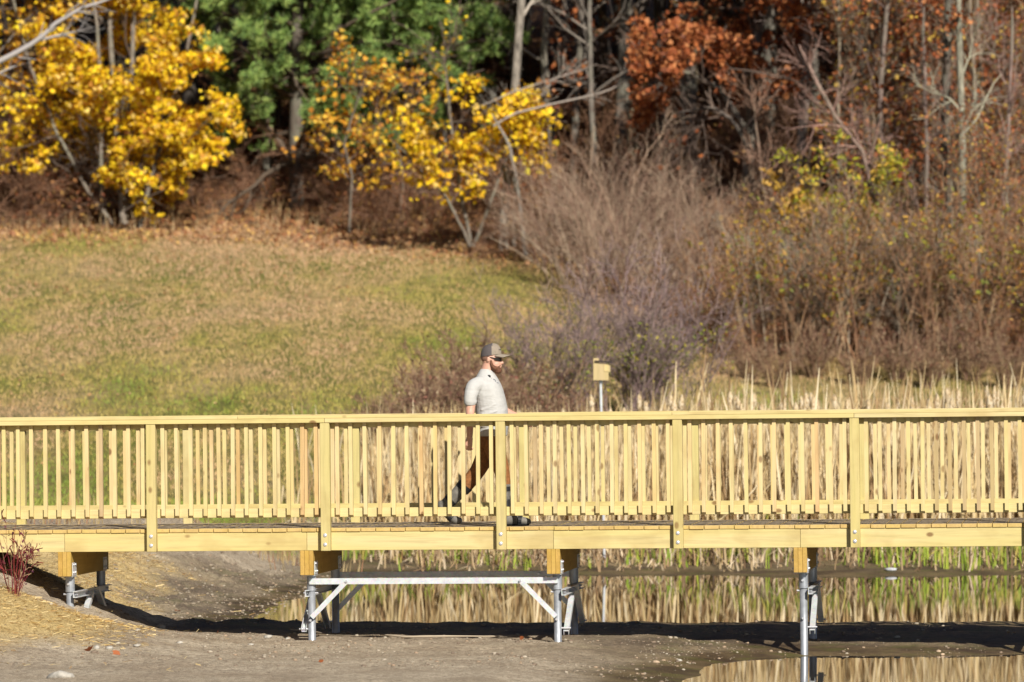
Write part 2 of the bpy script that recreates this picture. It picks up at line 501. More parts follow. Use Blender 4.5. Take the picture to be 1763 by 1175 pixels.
def build_ground():
    xs = np.concatenate([np.arange(-400, -60, 40), np.arange(-60, -16, 4), np.arange(-16, -7.5, .4), np.arange(-7.5, 8, .065), np.arange(8, 18, .4), np.arange(18, 60, 4), np.arange(60, 401, 40)])
    ys = np.concatenate([np.arange(-40, 38, 3), np.arange(38, 43, .25), np.arange(43, 57, .07), np.arange(57, 66, .09), np.arange(66, 74, .16), np.arange(74, 132, .4), np.arange(132, 180, 3), np.arange(180, 701, 26)])
    X, Y = np.meshgrid(xs, ys)
    Z = ground_z(X, Y)
    V = np.stack([X, Y, Z], -1).reshape(-1, 3)
    ny, nx = X.shape
    i = (np.arange(ny - 1)[:, None] * nx + np.arange(nx - 1)[None]).ravel()
    Fq = np.stack([i, i + 1, i + nx + 1, i + nx], -1)
    # zone masks: lawn, straw, leaf litter
    x = V[:, 0]; y = V[:, 1]; z = V[:, 2]
    n1 = fbm(x * 0.8, y * 0.8, 51) - 0.5
    crest = np.interp(x, [-14, -6, -2.5, 0.7, 4.0, 12], [115.5, 115.5, 113.5, 110, 99, 98])
    lawn = sstep(69.5, 72, y + n1 * 3) * (1 - sstep(crest - 2, crest + 1.5, y + n1 * 3))
    lawn = lawn * np.where(y < 76, 1 - sstep(-3.5, -2.5, x + n1), 1)
    lawn = np.maximum(lawn, (sstep(72.5, 75, y + n1 * 2)) * (1 - sstep(crest - 2, crest + 1.5, y + n1 * 3)))
    lawn = np.maximum(lawn, 1 - sstep(22, 34, y))
    straw = sstep(.22, .42, z + n1 * 0.18) * (1 - sstep(47.6, 48.6, y)) * sstep(40, 43, y) * (1 - sstep(-4.1, -3.5, x + n1 * .8))
    straw = np.maximum(straw, sstep(49, 50.5, y) * (1 - sstep(60, 64, y)) * (1 - sstep(-4.8, -3.9, x + n1 * 1.4)) * 0.85)
    lit = sstep(crest - 4, crest + 1, y + n1 * 4)
    me = mesh_np('ground', V, Fq, [], smooth=True)
    a = me.attributes.new('zone', 'FLOAT_COLOR', 'POINT')
    c = np.stack([lawn, straw, lit, np.ones_like(lit)], -1).astype(np.float32)
    a.data.foreach_set('color', c.ravel())
    wet_shade = (1 - sstep(0.03, 0.11, z + n1 * 0.07)) * (1 - sstep(76, 80, y))
    wet_shade = np.maximum(wet_shade, sstep(60, 66, y) * (1 - sstep(72, 75, y)) * sstep(-3.5, -2.5, x) * 0.9)
    wet_shade = np.maximum(wet_shade, .95 * sstep(49.0, 49.9, y + n1 * .8) * (1 - sstep(54, 56, y)) * sstep(-3.9, -3.0, x + n1))  # shoreline mud, spread under the bridge to deepen its shadow in the colour
    wet_shade = np.maximum(wet_shade, .8 * sstep(-.3, 2.4, x + n1 * 2 + (y - 46) * .25) * (1 - sstep(53, 54, y)) * sstep(40, 41, y))
    wet_shade = np.maximum(wet_shade, .62 * sstep(-4.9, -3.8, x + n1 * 1.5) * sstep(54, 55, y) * (1 - sstep(64, 66, y)))
    a = me.attributes.new('wet_shade', 'FLOAT', 'POINT')
    a.data.foreach_set('value', wet_shade.astype(np.float32))
    m, nt, b = new_mat('ground_surface')
    tc = nt.nodes.new('ShaderNodeTexCoord'); co = tc.outputs['Object']
    at = nt.nodes.new('ShaderNodeAttribute'); at.attribute_name = 'zone'
    sp = nt.nodes.new('ShaderNodeSeparateColor'); nt.links.new(at.outputs['Color'], sp.inputs[0])
    aw = nt.nodes.new('ShaderNodeAttribute'); aw.attribute_name = 'wet_shade'
    f1 = noise(nt, co, 1.1, 4); f2 = noise(nt, co, 14, 4, 0.7); f3 = noise(nt, co, 55, 3, 0.7)
    dirt = mix(nt, ramp(nt, f1, [(.38, (0, 0, 0)), (.62, (1, 1, 1))]), (.42, .335, .24), (.58, .485, .36))
    dirt = mix(nt, ramp(nt, f2, [(.3, (1, 1, 1)), (.55, (0, 0, 0))]), dirt, (.20, .155, .11))
    vo = nd(nt, 'ShaderNodeTexVoronoi', Scale=26.0); nt.links.new(co, vo.inputs['Vector'])
    peb = ramp(nt, vo.outputs['Distance'], [(0.0, (1, 1, 1)), (.22, (1, 1, 1)), (.32, (0, 0, 0))])
    sel = nt.nodes.new('ShaderNodeSeparateColor'); nt.links.new(vo.outputs['Color'], sel.inputs[0])
    sr = ramp(nt, sel.outputs[0], [(.80, (0, 0, 0)), (.84, (.6,) * 3)])
    pf_ = mix(nt, 1.0, peb, sr, 'MULTIPLY')
    dirt = mix(nt, ramp(nt, f3, [(.36, (.8,) * 3), (.52, (0, 0, 0))]), dirt, (.19, .145, .10))
    dirt = mix(nt, pf_, dirt, (.50, .46, .38))
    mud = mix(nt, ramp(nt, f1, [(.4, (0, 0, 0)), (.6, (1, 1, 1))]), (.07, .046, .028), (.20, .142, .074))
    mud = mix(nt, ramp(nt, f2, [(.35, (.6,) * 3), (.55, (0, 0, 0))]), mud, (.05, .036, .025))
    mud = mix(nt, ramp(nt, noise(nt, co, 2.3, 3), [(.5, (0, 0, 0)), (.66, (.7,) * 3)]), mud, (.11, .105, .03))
    c = mix(nt, aw.outputs['Fac'], dirt, mud)  # mud tone also darkens the ground in the bridge's shade
    st = mix(nt, ramp(nt, f3, [(.35, (0, 0, 0)), (.65, (1, 1, 1))]), (.32, .215, .085), (.68, .52, .24))
    c = mix(nt, sp.outputs[1], c, st)
    mp = nt.nodes.new('ShaderNodeMapping'); nt.links.new(co, mp.inputs[0]); mp.inputs['Scale'].default_value = (1, .35, 1)
    g1 = noise(nt, mp.outputs[0], .55, 4, .6); g2 = noise(nt, mp.outputs[0], 5, 4, .7)
    lw = ramp(nt, g1, [(.34, (.16, .17, .035)), (.46, (.25, .215, .06)), (.58, (.34, .26, .105)), (.72, (.39, .285, .15))])
    lw = mix(nt, ramp(nt, g2, [(.35, (.8,) * 3), (.6, (0, 0, 0))]), lw, (.10, .095, .03))
    c = mix(nt, sp.outputs[0], c, lw)
    vl = nd(nt, 'ShaderNodeTexVoronoi', Scale=7.0); nt.links.new(co, vl.inputs['Vector'])
    s2 = nt.nodes.new('ShaderNodeSeparateColor'); nt.links.new(vl.outputs['Color'], s2.inputs[0])
    li = ramp(nt, s2.outputs[0], [(.0, (.05, .025, .014)), (.3, (.12, .055, .024)), (.6, (.22, .10, .04)), (.85, (.32, .16, .07)), (1, (.42, .25, .11))])
    c = mix(nt, sp.outputs[2], c, li)
    nt.links.new(c, b.inputs['Base Color'])
    rr = nt.nodes.new('ShaderNodeMapRange'); nt.links.new(aw.outputs['Fac'], rr.inputs[0]); rr.inputs[3].default_value = .95; rr.inputs[4].default_value = .5
    nt.links.new(rr.outputs[0], b.inputs['Roughness'])
    b.inputs['Specular IOR Level'].default_value = 0.2
    hb = mix(nt, 0.5, f2, f3)
    hb = mix(nt, pf_, hb, (1, 1, 1))
    bump(nt, hb, 0.9, 0.045, b)
    me.materials.append(m)
    tag(obj('ground', me), kind='structure')
build_ground()

def build_water():
    m, nt, b = new_mat('pond_water')
    tc = nt.nodes.new('ShaderNodeTexCoord')
    mp = nt.nodes.new('ShaderNodeMapping'); nt.links.new(tc.outputs['Object'], mp.inputs[0]); mp.inputs['Scale'].default_value = (1.2, 4.5, 1)
    f = noise(nt, mp.outputs[0], 2.2, 3, .5)
    f2 = noise(nt, mp.outputs[0], .5, 2, .5)
    h = mix(nt, .7, f2, f)
    b.inputs['Base Color'].default_value = (.022, .017, .01, 1)
    b.inputs['Roughness'].default_value = 0.0
    b.inputs['IOR'].default_value = 1.45
    b.inputs['Specular IOR Level'].default_value = 0.9
    bump(nt, h, 0.0045, 0.06, b)
    xs = np.linspace(-30, 60, 10); ys = np.linspace(25, 78, 8)
    X, Y = np.meshgrid(xs, ys); V = np.stack([X, Y, X * 0], -1).reshape(-1, 3)
    nx = len(xs); i = (np.arange(len(ys) - 1)[:, None] * nx + np.arange(nx - 1)[None]).ravel()
    tag(obj('pond_water', mesh_np('pond_water', V, np.stack([i, i + 1, i + nx + 1, i + nx], -1), m)), kind='structure')
build_water()

# ------------------------------------------------------------------ the footbridge
YAW = R(-7.0)
SLOPE = R(-0.6)
bridge = empty('footbridge', (0, 48.0, 1.287), 0)
bridge.rotation_euler = (0, SLOPE, YAW)
tag(bridge, 'new pale pine footbridge on galvanised steel piles crossing the pond edge', 'footbridge')
W = 1.86
def bx(x, y=0.0):
    """local x on the bridge of photo column x, at local depth y"""
    p = x - 881.5; s, c = math.sin(-YAW), math.cos(YAW)
    Yc = 48 + y * c
    return (p * Yc / F - y * s) / (c + p * s / F)
XL, XR = -9.1, 10.65
POSTS = [-9.0, -7.25, -5.47] + [bx(v, -.045) for v in (262, 561.5, 863.5, 1168, 1472.5, 1774)] + [6.95, 8.74, 10.53]
BEAMS = [bx(v) for v in (110.5, 527.5, 952, 1377)]
BEAMS += [BEAMS[-1] + 2.49, BEAMS[-1] + 4.98, BEAMS[-1] + 7.4]

def part(name, mb_or_me, mats=None, parent=None, loc=(0, 0, 0), **k):
    me = mb_or_me.mesh(name, mats, **k) if isinstance(mb_or_me, MB) else mb_or_me
    return obj(name, me, parent, loc)

# deck boards: own meshes share data
b = MB(); b.box(-.0725, .0725, 0, W + .03, -.038, 0, 0); b.m[1] = 1
board_me = b.mesh('deck_board', [M['board_end'], M['deck']], bevel=.003)
for i in range(130):
    x = XL + .076 + i * .1512
    o = obj('deck_board', board_me, bridge, (x, -.012 + random.uniform(-.004, .004), random.uniform(-.0015, .0015)), (0, random.uniform(-.004, .004), 0))
# rim joists, seams over the beams
for y0 in (0.0, W - .038):
    cuts = [XL] + [bm_ + .003 for bm_ in BEAMS] + [XR]
    for a, c in zip(cuts[:-1], cuts[1:]):
        b = MB(); b.box(a + .0015, c - .0015, y0, y0 + .038, -.228, -.0395)
        part('rim_joist', b, M['rim'], bridge, bevel=.003)
for k in range(3):                       # inner stringers
    b = MB(); y0 = .42 + k * .48; b.box(XL, XR, y0, y0 + .038, -.228, -.0395)
    part('stringer', b, M['rim'], bridge)

# posts with carriage bolts
post_me = {}
for side in (0, 1):
    b = MB(); b.box(-.048, .048, -.045, .045, -.230, 1.064)
    post_me[side] = b.mesh('post', M['post'], bevel=.004)
def dome(r, n=12, proj=.5):
    b = MB(); rings = 4; vs = []; 
    for j in range(rings):
        a = j / rings * math.pi / 2
        for i in range(n):
            t = 2 * math.pi * i / n
            vs.append((math.cos(t) * r * math.cos(a), -math.sin(a) * r * proj, math.sin(t) * r * math.cos(a)))
    vs.append((0, -r * proj, 0)); fs = []
    for j in range(rings - 1):
        for i in range(n): fs.append((j * n + i, j * n + (i + 1) % n, (j + 1) * n + (i + 1) % n, (j + 1) * n + i))
    for i in range(n): fs.append(((rings - 1) * n + i, (rings - 1) * n + (i + 1) % n, rings * n))
    b.add(vs, fs); return b.mesh('bolt', M['bolt'], smooth=True)
bolt_me = dome(.021)
for x in POSTS:
    o = obj('post', post_me[0], bridge, (x, -.0455, 0))
    for z in (-.073, -.166): obj('bolt', bolt_me, o, (-.004, -.045, z))
    o = obj('post', post_me[1], bridge, (x, W + .0455, 0))
    for z in (-.073, -.166):
        bb = obj('bolt', bolt_me, o, (-.004, .045, z)); bb.rotation_euler = (0, 0, math.pi)

# railings
b = MB()
c = .024
vs = [(-.019, -.019, 0 + c), (.019, -.019, 0 + c), (.019, .019, 0), (-.019, .019, 0), (-.019, -.019, .955), (.019, -.019, .955), (.019, .019, .955), (-.019, .019, .955)]
b.add(vs, [(0,3,2,1),(4,5,6,7),(0,1,5,4),(1,2,6,5),(2,3,7,6),(3,0,4,7)])
bal_mes = [b.mesh('baluster', m) for m in M['bal']]
def railing(sgn, y0):
    """sgn -1 near (outside towards the camera), +1 far; y0 = face of the rim"""
    b = MB()
    lo, hi = sorted((y0, y0 - sgn * .038))
    b.box(XL, XR, lo, hi, 1.012, 1.064)
    rail = part('railing', b, M['rail'], bridge)
    b = MB(); b.box(XL, XR, lo, hi, .109, .200)
    part('bottom_rail', b, M['rail'], rail, bevel=.003)
    a0, a1 = sorted((y0 + sgn * .098, y0 - sgn * .045))
    for a, c in ((XL, POSTS[4]), (POSTS[4], POSTS[7]), (POSTS[7], XR)):
        b = MB(); b.box(a + .0015, c - .0015, a0, a1, 1.0645, 1.1075)
        part('flat_rail', b, M['rail'], rail, bevel=.003)
    for a, c in ((XL, POSTS[3] + .9), (POSTS[3] + .9, POSTS[6] - .05), (POSTS[6] - .05, XR)):
        b = MB(); b.box(a + .0015, c - .0015, a0 + .004, a1 - .004, 1.1085, 1.137)
        part('cap_board', b, M['rail'], rail, bevel=.003)
    weather = random.Random(3 if sgn < 0 else 5)
    for i in range(len(POSTS) - 1):
        xa, xb = POSTS[i] + .117, POSTS[i + 1] - .096
        for k in range(12):
            x = xa + (xb - xa) * k / 11 + weather.uniform(-.004, .004)
            r_ = weather.random()
            idx = 0 if r_ < .66 else 1 if r_ < .91 else 2
            if sgn < 0 and i == 7 and k >= 5: idx = 3 if weather.random() < .7 else 0
            elif r_ > .96: idx = 3
            o = obj('baluster', bal_mes[idx], rail, (x, y0 + sgn * .0195, .109 + weather.uniform(-.004, .003)))
            o.rotation_euler = (0, weather.uniform(-.006, .006), 0 if sgn < 0 else math.pi)
railing(-1, 0.0)
railing(1, W)

# cross beams (three plies), steel saddles, piles, braces
for i, x in enumerate(BEAMS):
    bm0 = None
    for k in range(3):
        b = MB(); xx = x - .066 + k * .0445
        b.box(xx, xx + .043, -.006 + .004 * k, W + .004 * k, -.478, -.2285)
        if bm0 is None:
            bm0 = part('cross_beam', b, M['beam'], bridge, bevel=.003)
        else:
            part('beam_ply', b, M['beam'], bm0, bevel=.003)
    for yy in (.17, W - .17):
        b = MB()
        b.box(x + .0675, x + .0735, yy - .11, yy + .07, -.474, -.34)
        b.box(x - .0725, x - .0665, yy - .11, yy + .07, -.474, -.34)
        b.box(x - .0725, x + .0735, yy - .11, yy + .07, -.486, -.480)
        for zz in (-.36, -.44):
            for dy in (-.08, .0): b.tube((x - .086, yy + dy, zz), (x + .087, yy + dy, zz), .009, n=8)
        part('steel_saddle', b, M['galv'], bm0)
        pile = MB()
        pile.tube((x + .02, yy, -2.4), (x + .02, yy, -.60), .0385, n=20)
        p = part('support_pile', pile, M['pipe'], bridge, smooth=False)
        for poly in p.data.polygons:
            if len(poly.vertices) == 4: poly.use_smooth = True
        s = MB(); s.tube((x + .02, yy, -.637), (x + .02, yy, -.487), .0475, n=20)
        s.tube((x + .02, yy, -.640), (x + .02, yy, -.634), .0495, n=20)
        q = part('pile_sleeve', s, M['pipe'], p)
        for zz in (-.56, -.94):
            bb = MB(); sg = -1 if yy < 1 else 1
            bb.tube((x + .014, yy + sg * .03, zz), (x + .014, yy + sg * .062, zz), .013, n=8)
            part('bolt', bb, M['bolt'], p)
    # transverse frame: a channel and two knee braces
    sd = -1 if i == 1 else 1
    xc = x + .02 + sd * .052
    b = MB(); b.channel((xc, .06, -.665), (xc, W - .06, -.665), (0, 0, 1), .045 * (1), .065)
    part('brace', b, M['galv'], bridge)
    for yy, ym in ((.17, .80), (W - .17, W - .80)):
        b = MB()
        xk = xc + sd * .03
        b.channel((xk, yy, -1.06), (xk, ym, -.66), (sd, 0, 0), .05, .055)
        part('brace', b, M['galv'], bridge)
        b = MB(); b.tube((xk - .05, yy, -1.03), (xk + .05, yy, -1.03), .009, n=8)
        b.tube((xc - sd * .12, yy, -.665), (xc + sd * .03, yy, -.665), .010, n=8)
        part('bolt', b, M['bolt'], bridge)
# long braces between second and third piles
for yy in (.17 - .05, W - .17 + .05):
    xa, xb = BEAMS[1] + .02, BEAMS[2] + .02
    b = MB(); b.box(xa - .01, xb + .01, yy - .022, yy - .016, -.575, -.515)
    b.box(xa - .01, xb + .01, yy - .016, yy + .03, -.521, -.515); b.box(xa - .01, xb + .01, yy - .016, yy + .03, -.575, -.569)
    part('brace', b, M['galv'], bridge)
    for x0, x1 in ((xa + .01, xa + .37), (xb - .01, xb - .37)):
        b = MB(); d = Vector((x1 - x0, 0, .36)).normalized()
        n_ = Vector((-d.z, 0, d.x)) * .025
        P0 = Vector((x0, yy - .030, -.91)); P1 = Vector((x1, yy - .030, -.545))
        vs = []
        for yo in (0, .006):
            vs += [P0 + n_ + Vector((0, yo, 0)), P1 + n_ + Vector((0, yo, 0)), P1 - n_ + Vector((0, yo, 0)), P0 - n_ + Vector((0, yo, 0))]
        b.add(vs, [(0,1,2,3),(7,6,5,4),(0,4,5,1),(1,5,6,2),(2,6,7,3),(3,7,4,0)])
        br = part('brace', b, M['galv'], bridge)
        b = MB()
        b.tube(P1 + Vector((0, .0, 0)), P1 + Vector((0, -.016, 0)), .013, n=8)
        part('bolt', b, M['bolt'], br)

# ------------------------------------------------------------------ the walking man
def ell(b, c, r, rot=None, n=16, m=12):
    vs = []; fs = []
    rm = rot or Matrix.Identity(3)
    vs.append(Vector(c) + rm @ Vector((0, 0, r[2])))
    for j in range(1, m):
        a = math.pi * j / m
        for i in range(n):
            t = 2 * math.pi * i / n
            vs.append(Vector(c) + rm @ Vector((r[0] * math.sin(a) * math.cos(t), r[1] * math.sin(a) * math.sin(t), r[2] * math.cos(a))))
    vs.append(Vector(c) + rm @ Vector((0, 0, -r[2])))
    for i in range(n): fs.append((0, 1 + i, 1 + (i + 1) % n))
    for j in range(m - 2):
        for i in range(n):
            fs.append((1 + j * n + i, 1 + (j + 1) * n + i, 1 + (j + 1) * n + (i + 1) % n, 1 + j * n + (i + 1) % n))
    L = len(vs) - 1
    for i in range(n): fs.append((L, L - n + (i + 1) % n, L - n + i))
    b.add(vs, fs)

def limb(b, pts, rad, n=14, sub=5, caps=True):
    """closed tapered tube through pts with round ends"""
    P = [Vector(p) for p in pts]; cp = []; cr = []
    for i in range(len(P) - 1):
        p0 = P[max(i - 1, 0)]; p1 = P[i]; p2 = P[i + 1]; p3 = P[min(i + 2, len(P) - 1)]
        for s in range(sub):
            t = s / sub
            q = 0.5 * ((2 * p1) + (p2 - p0) * t + (2 * p0 - 5 * p1 + 4 * p2 - p3) * t * t + (3 * p1 - p0 - 3 * p2 + p3) * t ** 3)
            cp.append(q); cr.append(rad[i] * (1 - t) + rad[i + 1] * t)
    cp.append(P[-1]); cr.append(rad[-1])
    T = [(cp[min(i + 1, len(cp) - 1)] - cp[max(i - 1, 0)]).normalized() for i in range(len(cp))]
    if caps:
        pre = [(cp[0] - T[0] * cr[0] * math.sin(a), cr[0] * math.cos(a), T[0]) for a in (1.3, .8, .4)]
        post = [(cp[-1] + T[-1] * cr[-1] * math.sin(a), cr[-1] * math.cos(a), T[-1]) for a in (.4, .8, 1.3)]
    else: pre = post = []
    seq = pre + list(zip(cp, cr, T)) + post
    vs = []; fs = []
    u = None
    for (c, r, t) in seq:
        if u is None: u = t.orthogonal().normalized()
        u = (u - t * u.dot(t)).normalized(); w = t.cross(u)
        for i in range(n):
            a = 2 * math.pi * i / n
            vs.append(c + (u * math.cos(a) + w * math.sin(a)) * r)
    for j in range(len(seq) - 1):
        for i in range(n):
            fs.append((j * n + i, j * n + (i + 1) % n, (j + 1) * n + (i + 1) % n, (j + 1) * n + i))
    fs.append(tuple(range(n))[::-1]); fs.append(tuple(range((len(seq) - 1) * n, len(seq) * n)))
    b.add(vs, fs)

def stack(b, rows, n=28):
    """closed body of ellipses: rows (z, x0, x1, cy, ry)"""
    vs = []; fs = []
    for (z, x0, x1, cy, ry) in rows:
        for i in range(n):
            a = 2 * math.pi * i / n
            ca, sa = math.cos(a), math.sin(a)
            sq = lambda v: math.copysign(abs(v) ** 0.85, v)
            vs.append(((x0 + x1) / 2 + (x1 - x0) / 2 * sq(ca), cy + ry * sq(sa), z))
    for j in range(len(rows) - 1):
        for i in range(n): fs.append((j * n + i, j * n + (i + 1) % n, (j + 1) * n + (i + 1) % n, (j + 1) * n + i))
    fs.append(tuple(range(n))[::-1]); fs.append(tuple(range((len(rows) - 1) * n, len(rows) * n)))
    b.add(vs, fs)

def fused(name, b, mat, parent, vox=.008, sm=4, smooth_f=.5):
    me = b.mesh(name, mat, smooth=True)
    o = obj(name, me, parent)
    r = o.modifiers.new('remesh', 'REMESH'); r.mode = 'VOXEL'; r.voxel_size = vox; r.use_smooth_shade = True
    s = o.modifiers.new('smooth', 'SMOOTH'); s.factor = smooth_f; s.iterations = sm
    return o

def skin_mat():
    m, nt, b = new_mat('skin')
    tc = nt.nodes.new('ShaderNodeTexCoord'); f = noise(nt, tc.outputs['Object'], 22, 3)
    nt.links.new(ramp(nt, f, [(.3, (.52, .27, .19)), (.7, (.64, .37, .27))]), b.inputs['Base Color'])
    b.inputs['Roughness'].default_value = .5
    return m
def cloth_mat(name, col, folds=0.6, sc_=9.0, var=.1):
    m, nt, b = new_mat(name)
    tc = nt.nodes.new('ShaderNodeTexCoord')
    mp = nt.nodes.new('ShaderNodeMapping'); nt.links.new(tc.outputs['Object'], mp.inputs[0]); mp.inputs['Scale'].default_value = (.8, .8, 3.2); mp.inputs['Rotation'].default_value = (0, .45, 0)
    f = noise(nt, mp.outputs[0], sc_, 3, .5, .8)
    w = noise(nt, tc.outputs['Object'], 30, 3)
    nt.links.new(ramp(nt, w, [(.3, tuple(c * (1 - var) for c in col)), (.7, tuple(min(1, c * (1 + var)) for c in col))]), b.inputs['Base Color'])
    b.inputs['Roughness'].default_value = .85; b.inputs['Specular IOR Level'].default_value = .2
    bump(nt, f, folds, .04, b)
    return m

man_X = px(846.5, 48.47)
body = MB()
# head and neck
ell(body, (-.004, 0, 1.700), (.098, .078, .105))
ell(body, (.040, 0, 1.640), (.062, .062, .075))
ell(body, (.052, 0, 1.585), (.042, .045, .032))
limb(body, [(-.060, 0, 1.50), (-.045, 0, 1.58), (-.02, 0, 1.65)], [.078, .064, .064])
limb(body, [(.088, 0, 1.700), (.103, 0, 1.668), (.108, 0, 1.652)], [.010, .013, .016], n=8)   # nose
for s in (-1, 1):
    ell(body, (.101, s * .014, 1.650), (.009, .009, .008), n=8, m=6)          # nostrils
    ell(body, (-.022, s * .079, 1.690), (.017, .010, .030), Matrix.Rotation(.25, 3, 'Y'))  # ears
    ell(body, (-.026, s * .084, 1.700), (.012, .007, .016), n=8, m=6)
    ell(body, (.070, s * .032, 1.695), (.016, .016, .012), n=10, m=8)        # brow
ell(body, (.091, 0, 1.622), (.014, .024, .007), n=10, m=6)
ell(body, (.089, 0, 1.610), (.013, .022, .008), n=10, m=6)
# torso and legs under the clothes
stack(body, [(.80, -.11, .10, 0, .15), (.95, -.115, .13, 0, .16), (1.2, -.12, .13, 0, .16), (1.38, -.13, .09, 0, .17), (1.46, -.10, .03, 0, .10)])
limb(body, [(0, -.09, .86), (.10, -.10, .52), (.135, -.10, .12)], [.08, .055, .04])
limb(body, [(0, .09, .86), (-.165, .09, .53), (-.475, .09, .20)], [.08, .055, .04])
# near arm, hanging a little back
limb(body, [(-.165, -.185, 1.41), (-.188, -.238, 1.18), (-.190, -.248, 1.13), (-.192, -.245, .905)], [.052, .048, .044, .030])
# far arm swinging forward
limb(body, [(-.06, .20, 1.41), (.05, .265, 1.20), (.09, .265, 1.165), (.275, .215, 1.085)], [.058, .050, .046, .030])
def hand(b, wrist, d, back, thumb_side, curl=1.0):
    """palm and five bent fingers; d = direction of the hand, back = back-of-hand normal"""
    w = Vector(wrist); d = Vector(d).normalized(); bk = Vector(back); bk = (bk - d * bk.dot(d)).normalized()
    s = d.cross(bk) * thumb_side
    for k, off in enumerate((-.030, -.010, .010, .029)):
        k0 = w + s * off * .7 + d * .005; k1 = w + s * off + d * .082
        limb(b, [k0, k1], [.015, .0135], n=8, sub=2)
    lens = (.030, .042, .046, .040)
    for k, (off, L) in enumerate(zip((-.031, -.0105, .0105, .031), lens)):
        a = w + s * off + d * .086
        a1 = a + (d * .80 - bk * .45 * curl).normalized() * L
        a2 = a1 + (d * .1 - bk * 1.0 * curl).normalized() * L * .72
        a3 = a2 + (-d * .65 - bk * .5 * curl).normalized() * L * .5
        limb(b, [a, a1, a2, a3], [.0095, .009, .0085, .0075], n=8, sub=2)
    t0 = w + s * .022 + d * .02; t1 = w + s * .046 + d * .052 - bk * .012
    t2 = w + s * .040 + d * .082 - bk * .034; t3 = w + s * .022 + d * .096 - bk * .046
    limb(b, [t0, t1, t2, t3], [.014, .0115, .010, .0085], n=8, sub=2)
hand(body, (-.192, -.248, .895), (-.16, .06, -1), (-.35, -1, 0), 1)
hand(body, (.285, .212, 1.08), (1, -.15, -.30), (.1, 1, .4), -1)
man = fused('person', body, skin_mat(), None, vox=.0055, sm=3)
man.location = (man_X, 48.47, 1.285)
man.rotation_euler = (0, 0, YAW)
tag(man, 'bearded man in pale grey t-shirt, brown trousers and cap walking along the bridge', 'person')

sh = MB()
stack(sh, [(.905, -.140, .150, 0, .180), (.925, -.146, .158, 0, .186), (1.00, -.150, .168, 0, .190), (1.10, -.158, .170, 0, .192), (1.20, -.165, .160, 0, .188),
           (1.30, -.180, .138, 0, .190), (1.38, -.188, .116, 0, .196), (1.44, -.186, .092, 0, .182), (1.495, -.168, .062, 0, .135), (1.54, -.142, .034, 0, .098), (1.575, -.122, .010, 0, .078), (1.59, -.112, -.005, 0, .070)])
limb(sh, [(-.10, -.12, 1.445), (-.160, -.185, 1.405), (-.184, -.228, 1.32), (-.190, -.240, 1.262)], [.075, .080, .068, .064])
limb(sh, [(-.165, -.240, 1.262), (-.206, -.240, 1.268)], [.046, .046])
limb(sh, [(-.06, .13, 1.435), (-.08, .20, 1.405), (-.02, .245, 1.30), (.02, .265, 1.245)], [.07, .084, .070, .068])
# soft folds
for (a, c_, r_) in (((-.10, -.178, 1.17), (.06, -.186, 1.235), .010), ((-.09, -.183, 1.13), (.09, -.186, 1.17), .009), ((-.10, -.186, 1.085), (.10, -.184, 1.10), .009), ((-.10, -.180, 1.01), (.02, -.186, 1.03), .009)):
    limb(sh, [a, ((a[0] + c_[0]) / 2, a[1] - .006, (a[2] + c_[2]) / 2 - .012), c_], [.004, r_, .004], n=8, sub=4)
fused('t_shirt', sh, cloth_mat('grey_jersey', (.45, .445, .43), .38, 4, .05), man, vox=.008, sm=3)

tr = MB()
stack(tr, [(.80, -.130, .125, 0, .165), (.86, -.138, .135, 0, .170), (.93, -.132, .145, 0, .175), (.945, -.128, .140, 0, .172)])
limb(tr, [(.01, -.085, .86), (.085, -.10, .66), (.128, -.105, .50), (.140, -.105, .36)], [.108, .092, .074, .072])
limb(tr, [(-.01, .085, .86), (-.090, .09, .68), (-.165, .09, .54), (-.290, .09, .385)], [.108, .094, .080, .074])
fused('trousers', tr, cloth_mat('brown_canvas', (.25, .105, .038), .45, 6, .25), man, vox=.009, sm=3)
def boot_mat():
    m, nt, b = new_mat('grey_rubber_boot')
    tc = nt.nodes.new('ShaderNodeTexCoord'); f = noise(nt, tc.outputs['Object'], 14, 4)
    nt.links.new(ramp(nt, f, [(.3, (.09, .085, .075)), (.7, (.21, .195, .17))]), b.inputs['Base Color'])
    b.inputs['Roughness'].default_value = .7
    return m
M['boot'] = boot_mat(); M['black'] = plain('black_rubber', (.012, .012, .014), .6)
bt = MB()
limb(bt, [(.139, -.105, .40), (.150, -.105, .25), (.158, -.105, .12)], [.076, .066, .058])
limb(bt, [(.150, -.105, .058), (.26, -.105, .055), (.345, -.108, .048), (.385, -.110, .042)], [.052, .050, .042, .034])
b0 = fused('boot', bt, M['boot'], man, vox=.007, sm=3)
b_ = MB(); limb(b_, [(.139, -.105, .395), (.142, -.105, .35)], [.082, .079], caps=False); part('strap', b_, M['black'], b0)
b_ = MB(); limb(b_, [(.148, -.105, .30), (.158, -.105, .12)], [.0675, .062], caps=False); part('strap', b_, M['black'], b0)
b_ = MB(); limb(b_, [(.285, -.107, .056), (.325, -.108, .054)], [.051, .049], caps=False); part('strap', b_, M['black'], b0)
b_ = MB(); b_.box(.105, .395, -.15, -.065, .002, .020); part('sole', b_, M['black'], b0, bevel=.008)
bt = MB()
limb(bt, [(-.285, .09, .400), (-.39, .09, .29), (-.480, .09, .215)], [.078, .068, .060])
limb(bt, [(-.525, .09, .205), (-.460, .09, .115), (-.385, .088, .052), (-.345, .086, .045)], [.047, .050, .044, .036])
b1 = fused('boot', bt, M['boot'], man, vox=.007, sm=3)
b_ = MB(); limb(b_, [(-.275, .09, .410), (-.318, .09, .362)], [.084, .080], caps=False); part('strap', b_, M['black'], b1)
b_ = MB(); limb(b_, [(-.418, .09, .267), (-.450, .09, .240)], [.072, .069], caps=False); part('strap', b_, M['black'], b1)
